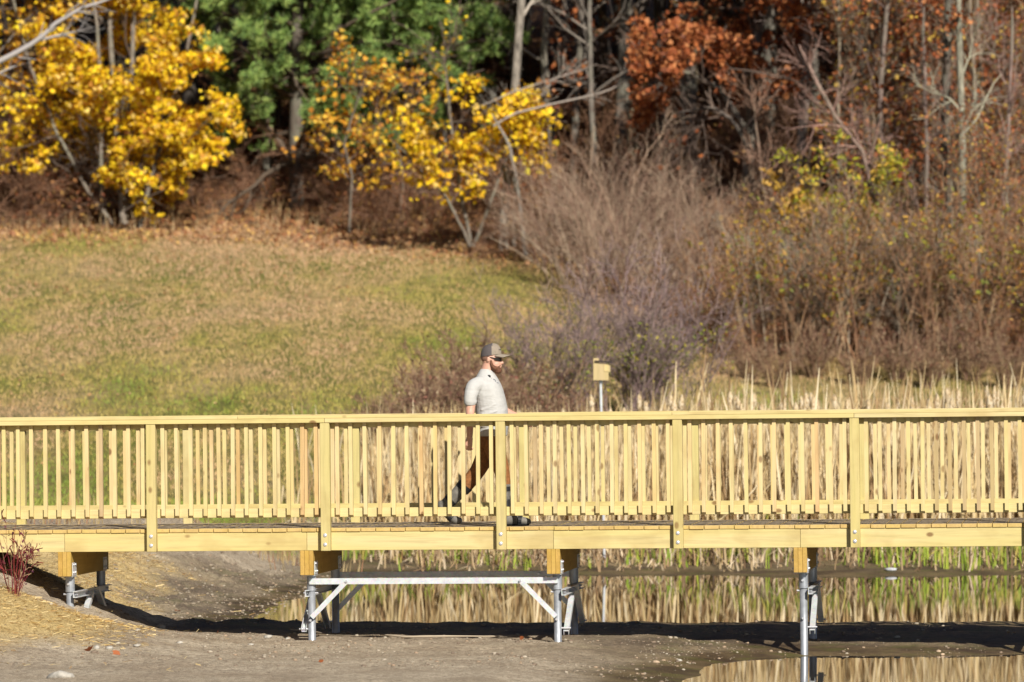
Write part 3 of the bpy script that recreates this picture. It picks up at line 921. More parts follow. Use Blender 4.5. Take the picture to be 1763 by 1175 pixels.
b_ = MB(); limb(b_, [(-.435, .09, .092), (-.408, .089, .068)], [.054, .052], caps=False); part('strap', b_, M['black'], b1)

# beard and short hair
bd = MB()
ell(bd, (.030, 0, 1.602), (.063, .069, .042)); ell(bd, (.062, 0, 1.578), (.043, .047, .038))
for s in (-1, 1):
    limb(bd, [(.002, s * .070, 1.675), (.010, s * .066, 1.63), (.040, s * .055, 1.595)], [.011, .017, .02], n=8)
    limb(bd, [(.094, s * .004, 1.634), (.086, s * .026, 1.627), (.068, s * .042, 1.610)], [.0085, .0095, .011], n=8)
fused('beard', bd, plain('brown_beard', (.13, .052, .026), .85, var=.4, scale=90), man, vox=.006, sm=2)
hr = MB(); ell(hr, (-.024, 0, 1.702), (.086, .080, .062))
fused('short_hair', hr, plain('cropped_hair', (.20, .105, .07), .9, var=.3, scale=120), man, vox=.006, sm=2)
# cap
def cap_part(x0, x1):
    b = MB(); n = 40; rows = 9; vs = []; fs = []
    idx = {}
    for j in range(rows + 1):
        a = j / rows * math.pi / 2
        for i in range(n):
            t = 2 * math.pi * i / n
            h = math.sin(a) ** .9
            vs.append((-.006 + .106 * math.cos(a) ** .75 * math.cos(t), .088 * math.cos(a) ** .75 * math.sin(t), 1.728 + .016 * math.cos(t) + .120 * h - .010 * math.sin(a) * math.cos(t)))
    for j in range(rows):
        for i in range(n):
            f = (j * n + i, j * n + (i + 1) % n, (j + 1) * n + (i + 1) % n, (j + 1) * n + i)
            cx = sum(vs[q][0] for q in f) / 4
            if x0 <= cx < x1: fs.append(f)
    b.add(vs, fs); return b
cap = part('cap', cap_part(-1, .012), plain('dark_mesh_cloth', (.085, .072, .072), .9, var=.25, scale=200), man, smooth=True)
M['khaki'] = plain('khaki_cloth', (.26, .215, .165), .9, scale=60)
part('front_panel', cap_part(.012, 1), M['khaki'], cap, smooth=True)
b = MB(); vs = []; fs = []; nu, nv = 12, 7
for j in range(nv):
    for i in range(nu):
        u = (i / (nu - 1) - .5) * 2; v = j / (nv - 1)
        ang = u * 1.12
        x_in = -.006 + .100 * math.cos(ang); y_in = .088 * math.sin(ang)
        x_out = .080 + .108 * math.cos(ang * .98); y_out = .086 * math.sin(ang)
        x = x_in * (1 - v) + x_out * v; y = y_in * (1 - v) + y_out * v
        vs.append((x, y, 1.745 - .014 * v - .020 * u * u))
top = len(vs); vs += [(x, y, z - .005) for (x, y, z) in vs]
for j in range(nv - 1):
    for i in range(nu - 1):
        a = j * nu + i
        fs.append((a, a + 1, a + nu + 1, a + nu)); fs.append((top + a, top + a + nu, top + a + nu + 1, top + a + 1))
for i in range(nu - 1):
    a = (nv - 1) * nu + i; fs.append((a, a + 1, top + a + 1, top + a))
b.add(vs, fs); part('brim', b, M['khaki'], cap, smooth=True)
b = MB()
for k in range(9):      # stitched script on the front panel
    t = k / 8; an = -.62 + .5 * t
    p0 = Vector((-.006 + .1035 * math.cos(an), .0865 * math.sin(an), 1.786 + .004 * math.sin(k * 2.1)))
    an2 = an + .055
    p1 = Vector((-.006 + .1035 * math.cos(an2), .0865 * math.sin(an2), 1.786 + .004 * math.sin(k * 2.1 + 1.4)))
    b.tube(p0, p1, .0022, n=5)
part('embroidery', b, plain('dark_thread', (.07, .055, .05)), cap)
# sunglasses
b = MB(); vs = []; fs = []
n = 22
for i in range(n + 1):
    t = -1.25 + 2.5 * i / n
    hh = .017 * (1 - .35 * (abs(t) / 1.25) ** 3) * (.62 + .38 * min(1, abs(t) / .18))
    x = .012 + .092 * math.cos(t); y = .083 * math.sin(t)
    zc = 1.683 + .010 * (abs(t) / 1.25)
    for dz in (hh, -hh * 1.15):
        vs.append((x, y, zc + dz))
    for dz in (-hh * 1.15, hh):
        vs.append((x - .004, y * .97, zc + dz))
for i in range(n):
    a = i * 4
    for k in range(4): fs.append((a + k, a + (k + 1) % 4, a + 4 + (k + 1) % 4, a + 4 + k))
fs.append((0, 1, 2, 3)); fs.append((n * 4 + 3, n * 4 + 2, n * 4 + 1, n * 4))
b.add(vs, fs)
mg, nt, bs = new_mat('dark_lens'); bs.inputs['Base Color'].default_value = (.012, .009, .009, 1); bs.inputs['Roughness'].default_value = .08
gl = part('sunglasses', b, mg, man)
for s in (-1, 1):
    b = MB(); b.tube((.040, s * .081, 1.697), (-.030, s * .083, 1.716), .006, .004, n=6); part('temple', b, M['black'], gl)
# lavalier microphone with its cable
b = MB(); b.box(-.018, .004, -.118, -.100, 1.487, 1.525); b.tube((.012, -.112, 1.50), (.012, -.112, 1.478), .006, n=8)
b.box(-.026, -.004, -.112, -.100, 1.517, 1.530)
mc = part('microphone', b, M['black'], man, bevel=.003)
b = MB(); pv = None
for k in range(20):
    t = k / 19 * 7; p = Vector((.030 + .026 * math.sin(t * 1.1) * .7 + .002 * k, -.118 + .0008 * k, 1.478 - .0022 * k + .010 * math.cos(t)))
    if pv is not None: b.tube(pv, p, .0024, n=5)
    pv = p
part('cable', b, plain('grey_cable', (.10, .12, .18)), mc)

# ------------------------------------------------------------------ bird box on its steel pole
bb = empty('bird_box', (px(1038, 69.2), 69.2, 0))
tag(bb, 'small wooden bird box on a galvanised pole above the cattails', 'bird box')
M['box'] = wood('wood_bird_box', (.47, .37, .21), 2, .5)
z0, z1 = pz(655, 69.2), pz(617, 69.2)
b = MB(); b.tube((.03, 0, -.3), (-.035, 0, z0 + .05), .020, n=12); part('pole', b, M['galv'], bb, smooth=False)
b = MB(); b.tube((-.031, 0, z0 - .06), (-.034, 0, z0 + .01), .029, n=12); part('pole_collar', b, M['galv'], bb)
b = MB()
bw = .145
b.add([(-.14, -.10, z0), (.080, -.10, z0), (.080, -.10, z0 + .225), (-.060, -.10, z0 + .255), (-.060, -.10, z1), (-.14, -.10, z1),
       (-.14, .10, z0), (.080, .10, z0), (.080, .10, z0 + .225), (-.060, .10, z0 + .255), (-.060, .10, z1), (-.14, .10, z1)],
      [(0,1,2,3,4,5), (11,10,9,8,7,6), (0,6,7,1), (1,7,8,2), (2,8,9,3), (3,9,10,4), (4,10,11,5), (5,11,6,0)])
part('box_body', b, M['box'], bb)
b = MB()
b.add([(-.12, -.135, z0 + .272), (.13, -.135, z0 + .246), (.13, .125, z0 + .246), (-.12, .125, z0 + .272),
       (-.12, -.135, z0 + .287), (.13, -.135, z0 + .276), (.13, .125, z0 + .276), (-.12, .125, z0 + .287)],
      [(0,3,2,1),(4,5,6,7),(0,1,5,4),(1,2,6,5),(2,3,7,6),(3,0,4,7)])
part('roof', b, plain('dark_stained_wood', (.028, .018, .016), .8), bb)
b = MB(); b.box(.081, .105, -.102, .05, z0 + .12, z0 + .215); b.tube((.105, -.03, z0 + .17), (.1075, -.03, z0 + .17), .022, n=14, m=1)
part('entrance_block', b, [M['box'], M['black']], bb)
b = MB(); b.box(.02, .079, -.108, -.1005, z0 + .13, z0 + .222); part('side_door', b, M['bal'][1], bb)

# ------------------------------------------------------------------ trees and shrubs
def trunk_path(pts, Y, ext=0.0, k=None, g=rng, depth=0.0):
    """polyline of photo pixels + radii (m) at distance Y -> world path"""
    P = np.array([[px(x, Y), Y + depth * i, pz(y, Y)] for i, (x, y, r) in enumerate(pts)])
    r = np.array([q[2] for q in pts], float)
    if ext:
        d = unit(P[-1] - P[-2]); P = np.vstack([P, P[-1] + d * ext]); r = np.append(r, r[-1] * .35)
    # resample smoothly
    s = np.concatenate([[0], np.cumsum(np.linalg.norm(np.diff(P, axis=0), axis=1))])
    k = k or 16
    t = np.linspace(0, s[-1], k)
    Q = np.stack([np.interp(t, s, P[:, i]) for i in range(3)], -1)
    Q += np.cumsum(g.normal(size=Q.shape) * .012, axis=0) * np.array([1, 1, 0])
    return Q[None], np.interp(t, s, r)[None]

GREY = [(.20, .165, .135), (.16, .13, .11), (.24, .20, .165)]
PALE = [(.33, .29, .24), (.28, .24, .19)]
def make_tree(name, base, trunks, label, cat='tree', group=None, sides=9, bark=(.19, .16, .13),
              l1=(14, 3.0, 55), l2=(70, 1.3, 45), l3=(260, .55, 40), l1t=(.25, .95), up=.15, grav=0.0, bias=None,
              nleaf=0, leafsize=.12, leafcols=None, leafw=None, shape=LEAF, twigcol=(.17, .125, .10), seed=0, spread=.10, droop=.4, clump=0,
              leaf_t0=.3, leaf_filter=None, extra=None, tuft=None):
    g = np.random.default_rng(seed)
    root = empty(name, base)
    tag(root, label, cat, group)
    B = np.array(base)
    tp = []; Ps = []; Rs = []
    for (P, r) in trunks:
        V, Fq = tubes(P - B, r, sides); tp.append((V, Fq, np.array(bark)))
        Ps.append(P - B); Rs.append(r)
    V, Fl, c = join(tp)
    tm = mesh_np('trunk', V, Fl, M['trunk'], c, smooth=True)
    obj('trunk', tm, root)
    K = max(p.shape[1] for p in Ps)
    def rs(P, r):
        if P.shape[1] == K: return P, r
        t = np.linspace(0, P.shape[1] - 1, K); i = np.arange(P.shape[1])
        return np.stack([np.interp(t, i, P[0, :, j]) for j in range(3)], -1)[None], np.interp(t, i, r[0])[None]
    Z = [rs(p, r) for p, r in zip(Ps, Rs)]
    P0 = np.concatenate([z[0] for z in Z]); R0 = np.concatenate([z[1] for z in Z])
    P1, R1 = grow(P0, R0, l1[0], l1[1], l1[2], up, 7, l1t[0], l1t[1], .14, .45, grav, g, bias=bias)
    R1 = np.clip(R1, .008, .12)
    P2, R2 = grow(P1, R1, l2[0], l2[1], l2[2], up * .6, 5, .15, 1, .2, .55, grav, g)
    R2 = np.clip(R2, .006, .05)
    P3, R3 = grow(P2, R2, l3[0], l3[1], l3[2], up * .4, 4, .1, 1, .25, .6, grav, g)
    R3 = np.clip(R3, .004, .02)
    parts = []
    for (P, r, s) in ((P1, R1, 5), (P2, R2, 4), (P3, R3, 3)):
        V, Fq = tubes(P, r, s)
        cc = palette(len(P), [twigcol, tuple(x * .75 for x in twigcol), tuple(x * 1.3 for x in twigcol)], g=g)
        parts.append((V, Fq, np.repeat(cc, len(Fq) // len(P), 0)))
    V, Fl, c = join(parts)
    obj('branches', mesh_np('branches', V, Fl, M['bark'], c), root)
    if nleaf:
        if clump:
            cc = path_pts(P3, clump, g, leaf_t0)
            C = cc[g.integers(0, clump, nleaf)] + g.normal(size=(nleaf, 3)) * spread * np.array([1, 1, .6])
        else:
            C = path_pts(P3, nleaf, g, leaf_t0) + g.normal(size=(nleaf, 3)) * spread
        if leaf_filter is not None: C = C[leaf_filter(C + B, g)]
        V, Fc = leaves(C, leafsize, shape, droop, g)
        col = palette(len(C), leafcols, leafw, .18, g)
        # tone varies from clump to clump of a real crown (leaf age), by place in the crown
        col = col * (0.8 + 0.45 * fbm(C[:, 0] * 1.1, C[:, 2] * 1.1 + C[:, 1], seed + 3)[:, None])
        obj('crown', mesh_np('crown', V, Fc, M['fol'], np.clip(col, 0, .95)), root)
    if tuft:
        n, k, L, cols = tuft
        C = path_pts(P3, n, g, .15) + g.normal(size=(n, 3)) * .05
        C = C[C[:, 2] > 1.5]; n = len(C)
        ax = unit(rand_dir(n, g) * .8 + np.array([0, -.1, .35]))
        D = unit(ax[:, None] * 1.0 + g.normal(size=(n, k, 3)) * .55)
        sd = unit(np.cross(D, rand_dir(n * k, g).reshape(n, k, 3)))
        LL = L * g.uniform(.6, 1.2, (n, k, 1))
        tip = C[:, None] + D * LL
        V = np.stack([C[:, None] - sd * .011, C[:, None] + sd * .011, tip + sd * .004, tip - sd * .004], 2).reshape(-1, 3)
        Fq = np.arange(n * k * 4).reshape(-1, 4)
        col = np.repeat(palette(n, cols, None, .2, g), k, 0)
        obj('crown', mesh_np('crown', V, Fq, M['needle'], col), root)
    return root

YEL = [(.80, .52, .015), (.88, .64, .03), (.70, .40, .02), (.48, .21, .03), (.80, .56, .14)]
YW = [.32, .22, .22, .12, .12]

def maple_keep(Cw, g):
    x = 881.5 + Cw[:, 0] / Cw[:, 1] * F; y = 650 - (Cw[:, 2] - CAM_Z) / Cw[:, 1] * F
    hole = fbm(Cw[:, 0] * .85 + 3, Cw[:, 2] * 1.1 + Cw[:, 1] * .5, 19, 3)
    p = sstep(.385, .465, hole)
    p = p * (.12 + .88 * sstep(10, 110, x + (y - 200) * .35 * (y > 200)))
    right = np.interp(y, [-100, 0, 130, 250, 300, 390], [340, 400, 400, 435, 330, 300])
    p = p * np.where(x > right, .03, 1) * np.where((x > 330) & (y > 290), .1, 1) * np.where((x < 140) & (y > 300), .15, 1)
    return g.random(len(Cw)) < p
# left yellow maple: several pale stems
Ym = 116.3
maple_stems = [trunk_path([(212, 385, .075), (208, 300, .07), (200, 200, .065), (196, 60, .055), (190, -120, .045)], Ym, 2.5, seed) if 0 else
               trunk_path([(212, 392, .085), (208, 300, .075), (200, 200, .07), (192, 60, .06), (188, -140, .05)], Ym, 2.5),
               trunk_path([(216, 392, .075), (222, 260, .07), (228, 120, .06), (232, 0, .055), (238, -160, .045)], Ym + .2, 2.5),
               trunk_path([(182, 392, .06), (176, 300, .055), (178, 180, .05), (170, 40, .04), (150, -120, .035)], Ym - .2, 2.0),
               trunk_path([(240, 395, .06), (262, 300, .055), (300, 180, .05), (330, 60, .04), (360, -100, .03)], Ym - .3, 2.0),
               trunk_path([(200, 395, .05), (150, 330, .045), (95, 230, .04), (50, 110, .035), (20, -20, .03)], Ym - .4, 2.0)]
make_tree('maple_tree', (px(212, Ym), Ym, gz(px(212, Ym), Ym)), maple_stems,
          'bright yellow maple with several pale stems at the left end of the lawn edge', bark=(.30, .25, .20),
          l1=(92, 2.7, 66), l2=(560, 1.05, 50), l3=(2000, .45, 45), l1t=(.02, .95), up=.02, nleaf=52000, leafsize=.135,
          leafcols=YEL, leafw=YW, spread=.14, clump=2200, seed=11, leaf_filter=maple_keep, twigcol=(.12, .09, .07), bias=(0, -.12, 0))
# small yellow maple in the middle
Yc = 110.5
cm = [trunk_path([(812, 425, .05), (800, 360, .045), (782, 250, .04), (770, 150, .03)], Yc, 1.0),
      trunk_path([(815, 425, .045), (845, 340, .04), (872, 270, .03), (905, 225, .02)], Yc, .4),
      trunk_path([(808, 425, .04), (765, 340, .032), (720, 290, .025), (690, 260, .02)], Yc - .2, .4)]
def keep_mid(Cw, g):
    x = 881.5 + Cw[:, 0] / Cw[:, 1] * F; y = 650 - (Cw[:, 2] - CAM_Z) / Cw[:, 1] * F
    d = ((x - 815) / 125) ** 2 + ((y - 255) / 110) ** 2
    return g.random(len(Cw)) < np.clip(1.35 - d * .75, .05, 1)
make_tree('maple_tree', (px(812, Yc), Yc, gz(px(812, Yc), Yc)), cm,
          'small golden maple sapling beside the leaning grey trunk, centre of the wood edge', bark=(.22, .18, .14),
          l1=(34, 1.7, 60), l2=(170, .8, 45), l3=(560, .38, 40), l1t=(.25, .98), up=.05, nleaf=4600, leafsize=.15,
          leafcols=YEL, leafw=YW, spread=.14, clump=520, seed=12, leaf_filter=keep_mid, bias=(.05, -.1, 0))
# sparse gold saplings left of it
for (xx, yt, Y_, nl, sd, lab) in ((600, 190, 114.5, 900, 13, 'thin sapling with sparse gold leaves under the pine boughs'),
                              (690, 190, 117, 420, 14, 'thin sapling with scattered orange-gold leaves right of the pine'),
                              (40, 60, 117.5, 2200, 15, 'orange-leaved sapling behind the yellow maple, at the left edge')):
    st = [trunk_path([(xx, 400, .04), (xx + 8, 300, .035), (xx - 6, (yt + 300) / 2, .03), (xx + 12, yt, .02)], Y_, 1.0)]
    make_tree('sapling', (px(xx, Y_), Y_, gz(px(xx, Y_), Y_)), st, lab, bark=(.2, .16, .12), l1=(20, 1.5, 60), l2=(90, .7, 45), l3=(300, .35, 40),
              up=.1, nleaf=nl, leafsize=.14, leafcols=[(.74, .44, .03), (.66, .32, .03), (.46, .19, .03), (.78, .52, .08)], spread=.14, clump=200, seed=sd)
# white pine
Yp = 119.0
pine_tr = [trunk_path([(510, 400, .19), (512, 250, .18), (516, 80, .16), (520, -120, .14), (524, -380, .07)], Yp, 1.0)]
make_tree('pine_tree', (px(510, Yp), Yp, gz(px(510, Yp), Yp)), pine_tr, 'green white pine with drooping boughs behind the maples', cat='pine tree',
          bark=(.13, .10, .08), l1=(74, 4.8, 82), l2=(620, 1.35, 45), l3=(3300, .42, 40), l1t=(.13, .98), up=-.02, grav=.014,
          bias=(-.05, -.4, 0), seed=21, twigcol=(.10, .075, .055), tuft=(26000, 8, .18, [(.21, .33, .085), (.27, .40, .10), (.12, .20, .06), (.36, .46, .13)]))
pine2 = [trunk_path([(720, 380, .14), (722, 200, .13), (728, 20, .12), (730, -250, .08)], 119.5, 1.0)]
make_tree('pine_tree', (px(720, 119.5), 119.5, gz(px(720, 119.5), 119.5)), pine2, 'second white pine deeper in the wood, right of the larger pine', cat='pine tree',
          bark=(.13, .10, .08), l1=(52, 3.4, 80), l2=(400, 1.2, 45), l3=(1900, .42, 40), l1t=(.34, .95), up=.0, grav=.01,
          bias=(-.08, -.6, 0), seed=22, twigcol=(.10, .075, .055), tuft=(16000, 8, .18, [(.21, .33, .085), (.27, .40, .10), (.12, .20, .06), (.36, .46, .13)]))
# rust-leaved oaks
RUST = [(.42, .135, .045), (.30, .085, .03), (.52, .21, .08), (.18, .055, .022)]
def oak(name, stems, Y_, x0, label, nleaf, seed, flt=None, **kw):
    P_ = dict(l1=(26, 2.6, 60), l2=(190, 1.1, 45), l3=(700, .42, 40), l1t=(.3, .98), up=.05, grav=.01)
    P_.update(kw)
    return make_tree(name, (px(x0, Y_), Y_, gz(px(x0, Y_), Y_)), stems, label, bark=(.16, .13, .11), nleaf=nleaf, leafsize=.15, leafcols=RUST,
                     spread=.15, clump=700, seed=seed, leaf_filter=flt, **P_)
def box_keep(x0, x1, y0, y1, low=.03):
    def f(Cw, g):
        x = 881.5 + Cw[:, 0] / Cw[:, 1] * F; y = 650 - (Cw[:, 2] - CAM_Z) / Cw[:, 1] * F
        ins = (x > x0) & (x < x1) & (y < y1 + 60 * np.sin(x * .03)) & (y > y0)
        return g.random(len(Cw)) < np.where(ins, 1, low)
    return f
oak('oak_tree', [trunk_path([(1290, 440, .15), (1286, 280, .14), (1300, 120, .13), (1310, -100, .11)], 109.5, 3.5),
                 trunk_path([(1290, 230, .07), (1240, 150, .06), (1170, 120, .04), (1120, 145, .025)], 108.8, .5),
                 trunk_path([(1290, 260, .06), (1260, 205, .05), (1225, 185, .035), (1190, 190, .02)], 108.6, .3)],
    109.5, 1290, 'oak hung with rust-brown leaves above the thicket', 12000, 31, box_keep(1085, 1400, -900, 165, .01), l1=(44, 2.3, 60), l1t=(.1, .98))
oak('oak_tree', [trunk_path([(1500, 430, .12), (1490, 200, .11), (1480, 0, .10), (1475, -200, .08)], 107, 3.5)],
    107, 1500, 'dark trunked oak with deep rust leaves high up, right of the first oak', 12000, 32, box_keep(1330, 1720, -900, 90, .04), l1=(40, 3.2, 70))
oak('oak_tree', [trunk_path([(985, 420, .10), (990, 200, .09), (1000, 60, .08), (1005, -200, .06)], 119, 3.5)],
    119, 985, 'slim oak with a small spray of rust leaves beside the leaning grey trunk', 2500, 33, box_keep(880, 1080, -900, 95, .05))

# individual grey trunks read off the photograph
HERO = [
 ([(866, 425, .115), (872, 330, .11), (884, 180, .10), (893, 60, .095), (902, -60, .09)], 111.5, PALE[0], 'tall leaning tan-grey trunk standing at the crest of the lawn', (9, 2.4, 60)),
 ([(884, 420, .05), (883, 330, .05), (880, 240, .045)], 111.8, (.36, .34, .29), 'slim pale stem close behind the leaning tan-grey trunk', (4, 1.0, 60)),
 ([(955, 420, .10), (948, 240, .09), (935, 90, .085), (948, -60, .08)], 116, PALE[1], 'pale grey trunk right of the leaning trunk, forked near its top', (9, 2.0, 60)),
 ([(1045, 420, .13), (1042, 200, .12), (1038, 0, .11)], 124, GREY[1], 'dark trunk in the wood above the pinkish thicket, leftmost of the dark row', (6, 2, 60)),
 ([(1088, 420, .15), (1086, 200, .14), (1082, 0, .13)], 121, (.30, .24, .15), 'sunlit buff trunk in the dark row above the thicket', (6, 2, 60)),
 ([(1150, 420, .12), (1150, 200, .12), (1158, 0, .11)], 126, GREY[0], 'grey trunk just left of the hanging rust leaves', (6, 2, 60)),
 ([(1195, 420, .13), (1192, 200, .12), (1196, 0, .11)], 120, (.28, .21, .12), 'brownish trunk partly behind the hanging rust leaves', (6, 2, 60)),
 ([(1262, 420, .16), (1258, 200, .15), (1256, 0, .14)], 127, GREY[1], 'thick dark trunk behind the first oak', (6, 2, 60)),
 ([(1372, 440, .11), (1374, 300, .11), (1382, 160, .12), (1392, 0, .11)], 108.5, (.34, .26, .23), 'pinkish grey trunk right of the first oak', (8, 2, 60)),
 ([(1442, 440, .10), (1452, 300, .10), (1468, 140, .10), (1480, 0, .09)], 108.5, (.31, .26, .23), 'leaning grey trunk between the two oaks', (8, 2, 60)),
 ([(1400, 120, .05), (1425, 170, .05), (1452, 215, .05), (1490, 262, .045), (1505, 330, .04)][::-1], 101.5, (.34, .21, .17), 'crooked bare sapling leaning left over the yellow shrub', (14, 1.4, 55)),
 ([(1650, 560, .085), (1652, 420, .085), (1655, 250, .08), (1650, 100, .07), (1648, -40, .06)], 100.5, (.33, .31, .23), 'tall lichen-grey trunk near the right edge, lighter of a pair', (10, 1.8, 60)),
 ([(1636, 560, .10), (1632, 420, .10), (1630, 260, .095), (1636, 100, .09), (1640, -40, .08)], 101.5, (.12, .10, .08), 'tall dark trunk near the right edge, darker of a pair', (10, 1.8, 60)),
 ([(1580, 560, .05), (1590, 420, .05), (1596, 250, .045), (1588, 60, .04)], 101, (.26, .18, .15), 'slender grey stem left of the trunk pair near the right edge', (10, 1.4, 55)),
 ([(1700, 540, .05), (1722, 420, .05), (1738, 250, .045), (1745, 60, .04)], 101, (.27, .18, .15), 'slender stem leaning right beside the right edge', (12, 1.4, 55)),
 ([(1530, 500, .06), (1524, 350, .06), (1518, 180, .055), (1530, 0, .05)], 103.5, (.25, .17, .145), 'slender grey trunk right of the yellow shrub', (10, 1.6, 55)),
 ([(1320, 500, .035), (1322, 380, .03), (1312, 270, .028), (1305, 215, .02)], 105, (.33, .20, .14), 'thin reddish sapling forked above the thicket', (10, 1.0, 50)),
 ([(760, 420, .06), (768, 250, .055), (772, 100, .05), (778, 0, .05)], 119, (.24, .20, .17), 'thin grey trunk behind the golden sapling', (8, 1.6, 60)),
 ([(590, 395, .08), (586, 260, .075), (580, 120, .07)], 123, (.20, .16, .13), 'shaded trunk below the pine boughs', (6, 1.6, 60)),
 ([(455, 400, .07), (470, 300, .06), (478, 180, .05)], 121, (.13, .10, .08), 'dark trunk in the hollow under the pine, right of the yellow maple', (6, 1.6, 60)),
]
for i, (pts, Y_, colr, lab, l1) in enumerate(HERO):
    x0, y0, r0 = pts[0]
    X0 = px(x0, Y_); zb = gz(X0, Y_) - .1
    yb = 650 - (zb - CAM_Z) / Y_ * F
    if yb > y0: pts = [(x0, yb, r0 * 1.15)] + pts
    else: pts = [(x0, yb, r0 * 1.15)] + [p for p in pts if p[1] < yb - 8]
    make_tree('bare_tree', (X0, Y_, zb), [trunk_path(pts, Y_, 0.6 if r0 < .06 else 6.0)], lab, bark=colr,
              l1=l1, l2=(l1[0] * 6, .9, 45), l3=(l1[0] * 26, .45, 40), l1t=(.2, .98), up=.25, seed=100 + i, twigcol=tuple(c * .9 for c in colr),
              nleaf=0 if i % 3 else 500, leafsize=.12, leafcols=RUST, spread=.12)
# long bare limbs: the dead limb top left and the long one crossing behind the middle
def limb_tree(name, trunk, limbs, base, lab, bark, seed):
    g = np.random.default_rng(seed)
    root = empty(name, base); tag(root, lab, 'tree'); B = np.array(base)
    V, Fq = tubes(trunk[0] - B, trunk[1], 9)
    obj('trunk', mesh_np('trunk', V, Fq, M['trunk'], np.broadcast_to(np.array(bark), (len(Fq), 3)), smooth=True), root)
    for (P, r) in limbs:
        P = P - B
        Q, q = grow(P, r, 16, .9, 35, .0, 5, .3, 1, .15, .5, 0, g)
        V, Fl, c = join([(*tubes(P, r, 7), np.array(bark)), (*tubes(Q, np.clip(q, .006, .05), 4), np.array(bark) * .8)])
        obj('limb', mesh_np('limb', V, Fl, M['bark'], c, smooth=True), root)
Yd = 104
limb_tree('dead_tree', trunk_path([(-150, 560, .15), (-140, 300, .14), (-160, 50, .12), (-150, -200, .10)], Yd, 3),
          [trunk_path([(-145, 190, .09), (-60, 130, .075), (0, 103, .065), (60, 70, .055), (90, 40, .05), (140, 12, .038), (180, 0, .03), (215, -18, .02)], Yd),
           trunk_path([(60, 70, .04), (95, 62, .028), (138, 52, .014)], Yd),
           trunk_path([(-140, 160, .05), (-40, 140, .03), (0, 126, .025), (30, 114, .015)], Yd)],
          (px(-150, Yd), Yd, gz(px(-150, Yd), Yd)), 'dead tree whose bare pale limb reaches into the top left corner of the photo', (.36, .33, .32), 61)
limb_tree('bare_tree', trunk_path([(905, 440, .05), (890, 330, .045), (870, 250, .04), (850, 215, .03)], 109, .3),
          [trunk_path([(850, 217, .03), (884, 196, .028), (960, 178, .024), (1040, 160, .02), (1110, 122, .017), (1180, 100, .012)], 109),
           trunk_path([(830, 182, .012), (880, 160, .018), (940, 140, .016), (1000, 120, .012)], 109)],
          (px(905, 109), 109, gz(px(905, 109), 109)), 'small bare tree whose long pale limb slants up behind the golden sapling', (.34, .29, .25), 62)

# prototypes copied through the deeper wood
def copy_thing(root, loc, rz, scale, label, group, name=None):
    r = root.copy(); sc.collection.objects.link(r)
    r.location = loc; r.rotation_euler = (0, 0, rz); r.scale = (scale,) * 3
    r['label'] = label; r['group'] = group
    for ch in list(root.children):
        c = ch.copy(); sc.collection.objects.link(c); c.parent = r
    return r
def local_trunk(h, r, seed, lean=.03):
    g = np.random.default_rng(seed); k = 12
    z = np.linspace(0, h, k); P = np.zeros((1, k, 3)); P[0, :, 2] = z
    P[0, :, 0] = np.cumsum(g.normal(size=k) * .05) + lean * z * g.choice([-1, 1]); P[0, :, 1] = np.cumsum(g.normal(size=k) * .05)
    P[0] -= P[0, 0]
    return P, (np.linspace(r, r * .3, k) * np.concatenate([[1.25], np.ones(k - 1)]))[None]
protos = []
for i, (h, r, nl, colr) in enumerate(((17, .17, 6500, (.15, .125, .105)), (15, .12, 5000, (.20, .17, .145)), (18, .2, 7000, (.13, .11, .09)), (13, .09, 3500, (.22, .19, .16)))):
    protos.append(make_tree('forest_tree', (0, 0, 0), [local_trunk(h, r, 200 + i)], 'x', bark=colr, l1=(30, 3.2, 55), l2=(150, 1.3, 45), l3=(420, .6, 40), l1t=(.22, .98), up=.3,
                  nleaf=nl, leafsize=.28, shape=OVAL, leafcols=[(.13, .07, .035), (.19, .09, .04), (.09, .055, .03), (.2, .13, .05)], spread=.4, seed=210 + i, twigcol=tuple(c * .9 for c in colr),
                  leaf_filter=lambda C, g: (C[:, 2] > 7.0) | (g.random(len(C)) < .04)))  # leaves kept high and dense: unseen crowns shaped to shade the slope behind
forest_g = 'shaded trees of the deep wood'
fl = 'shaded brown-grey tree standing back in the dark wood among others alike'
spots = []
g = np.random.default_rng(77)
tries = 0
while len(spots) < 132 and tries < 9000:
    tries += 1
    Y_ = g.uniform(120.5, 146) if len(spots) > 38 else g.uniform(113, 121)  # early picks stand at the wood edge, added for their shade
    X_ = g.uniform(-21, 21) if len(spots) > 38 else (g.uniform(1.5, 19) if tries % 4 else g.uniform(-20, -13))
    if all((X_ - a) ** 2 + (Y_ - b_) ** 2 > 2.0 for a, b_ in spots): spots.append((X_, Y_))
for i, (X_, Y_) in enumerate(spots):
    p = protos[i % 4]; loc = (X_, Y_, gz(X_, Y_) - .1); rz = g.uniform(0, 6.28); s_ = g.uniform(.85, 1.2)
    if i < 4:
        p.location = loc; p.rotation_euler = (0, 0, rz); p.scale = (s_,) * 3; p['label'] = fl; p['group'] = forest_g
    else: copy_thing(p, loc, rz, s_, fl, forest_g)

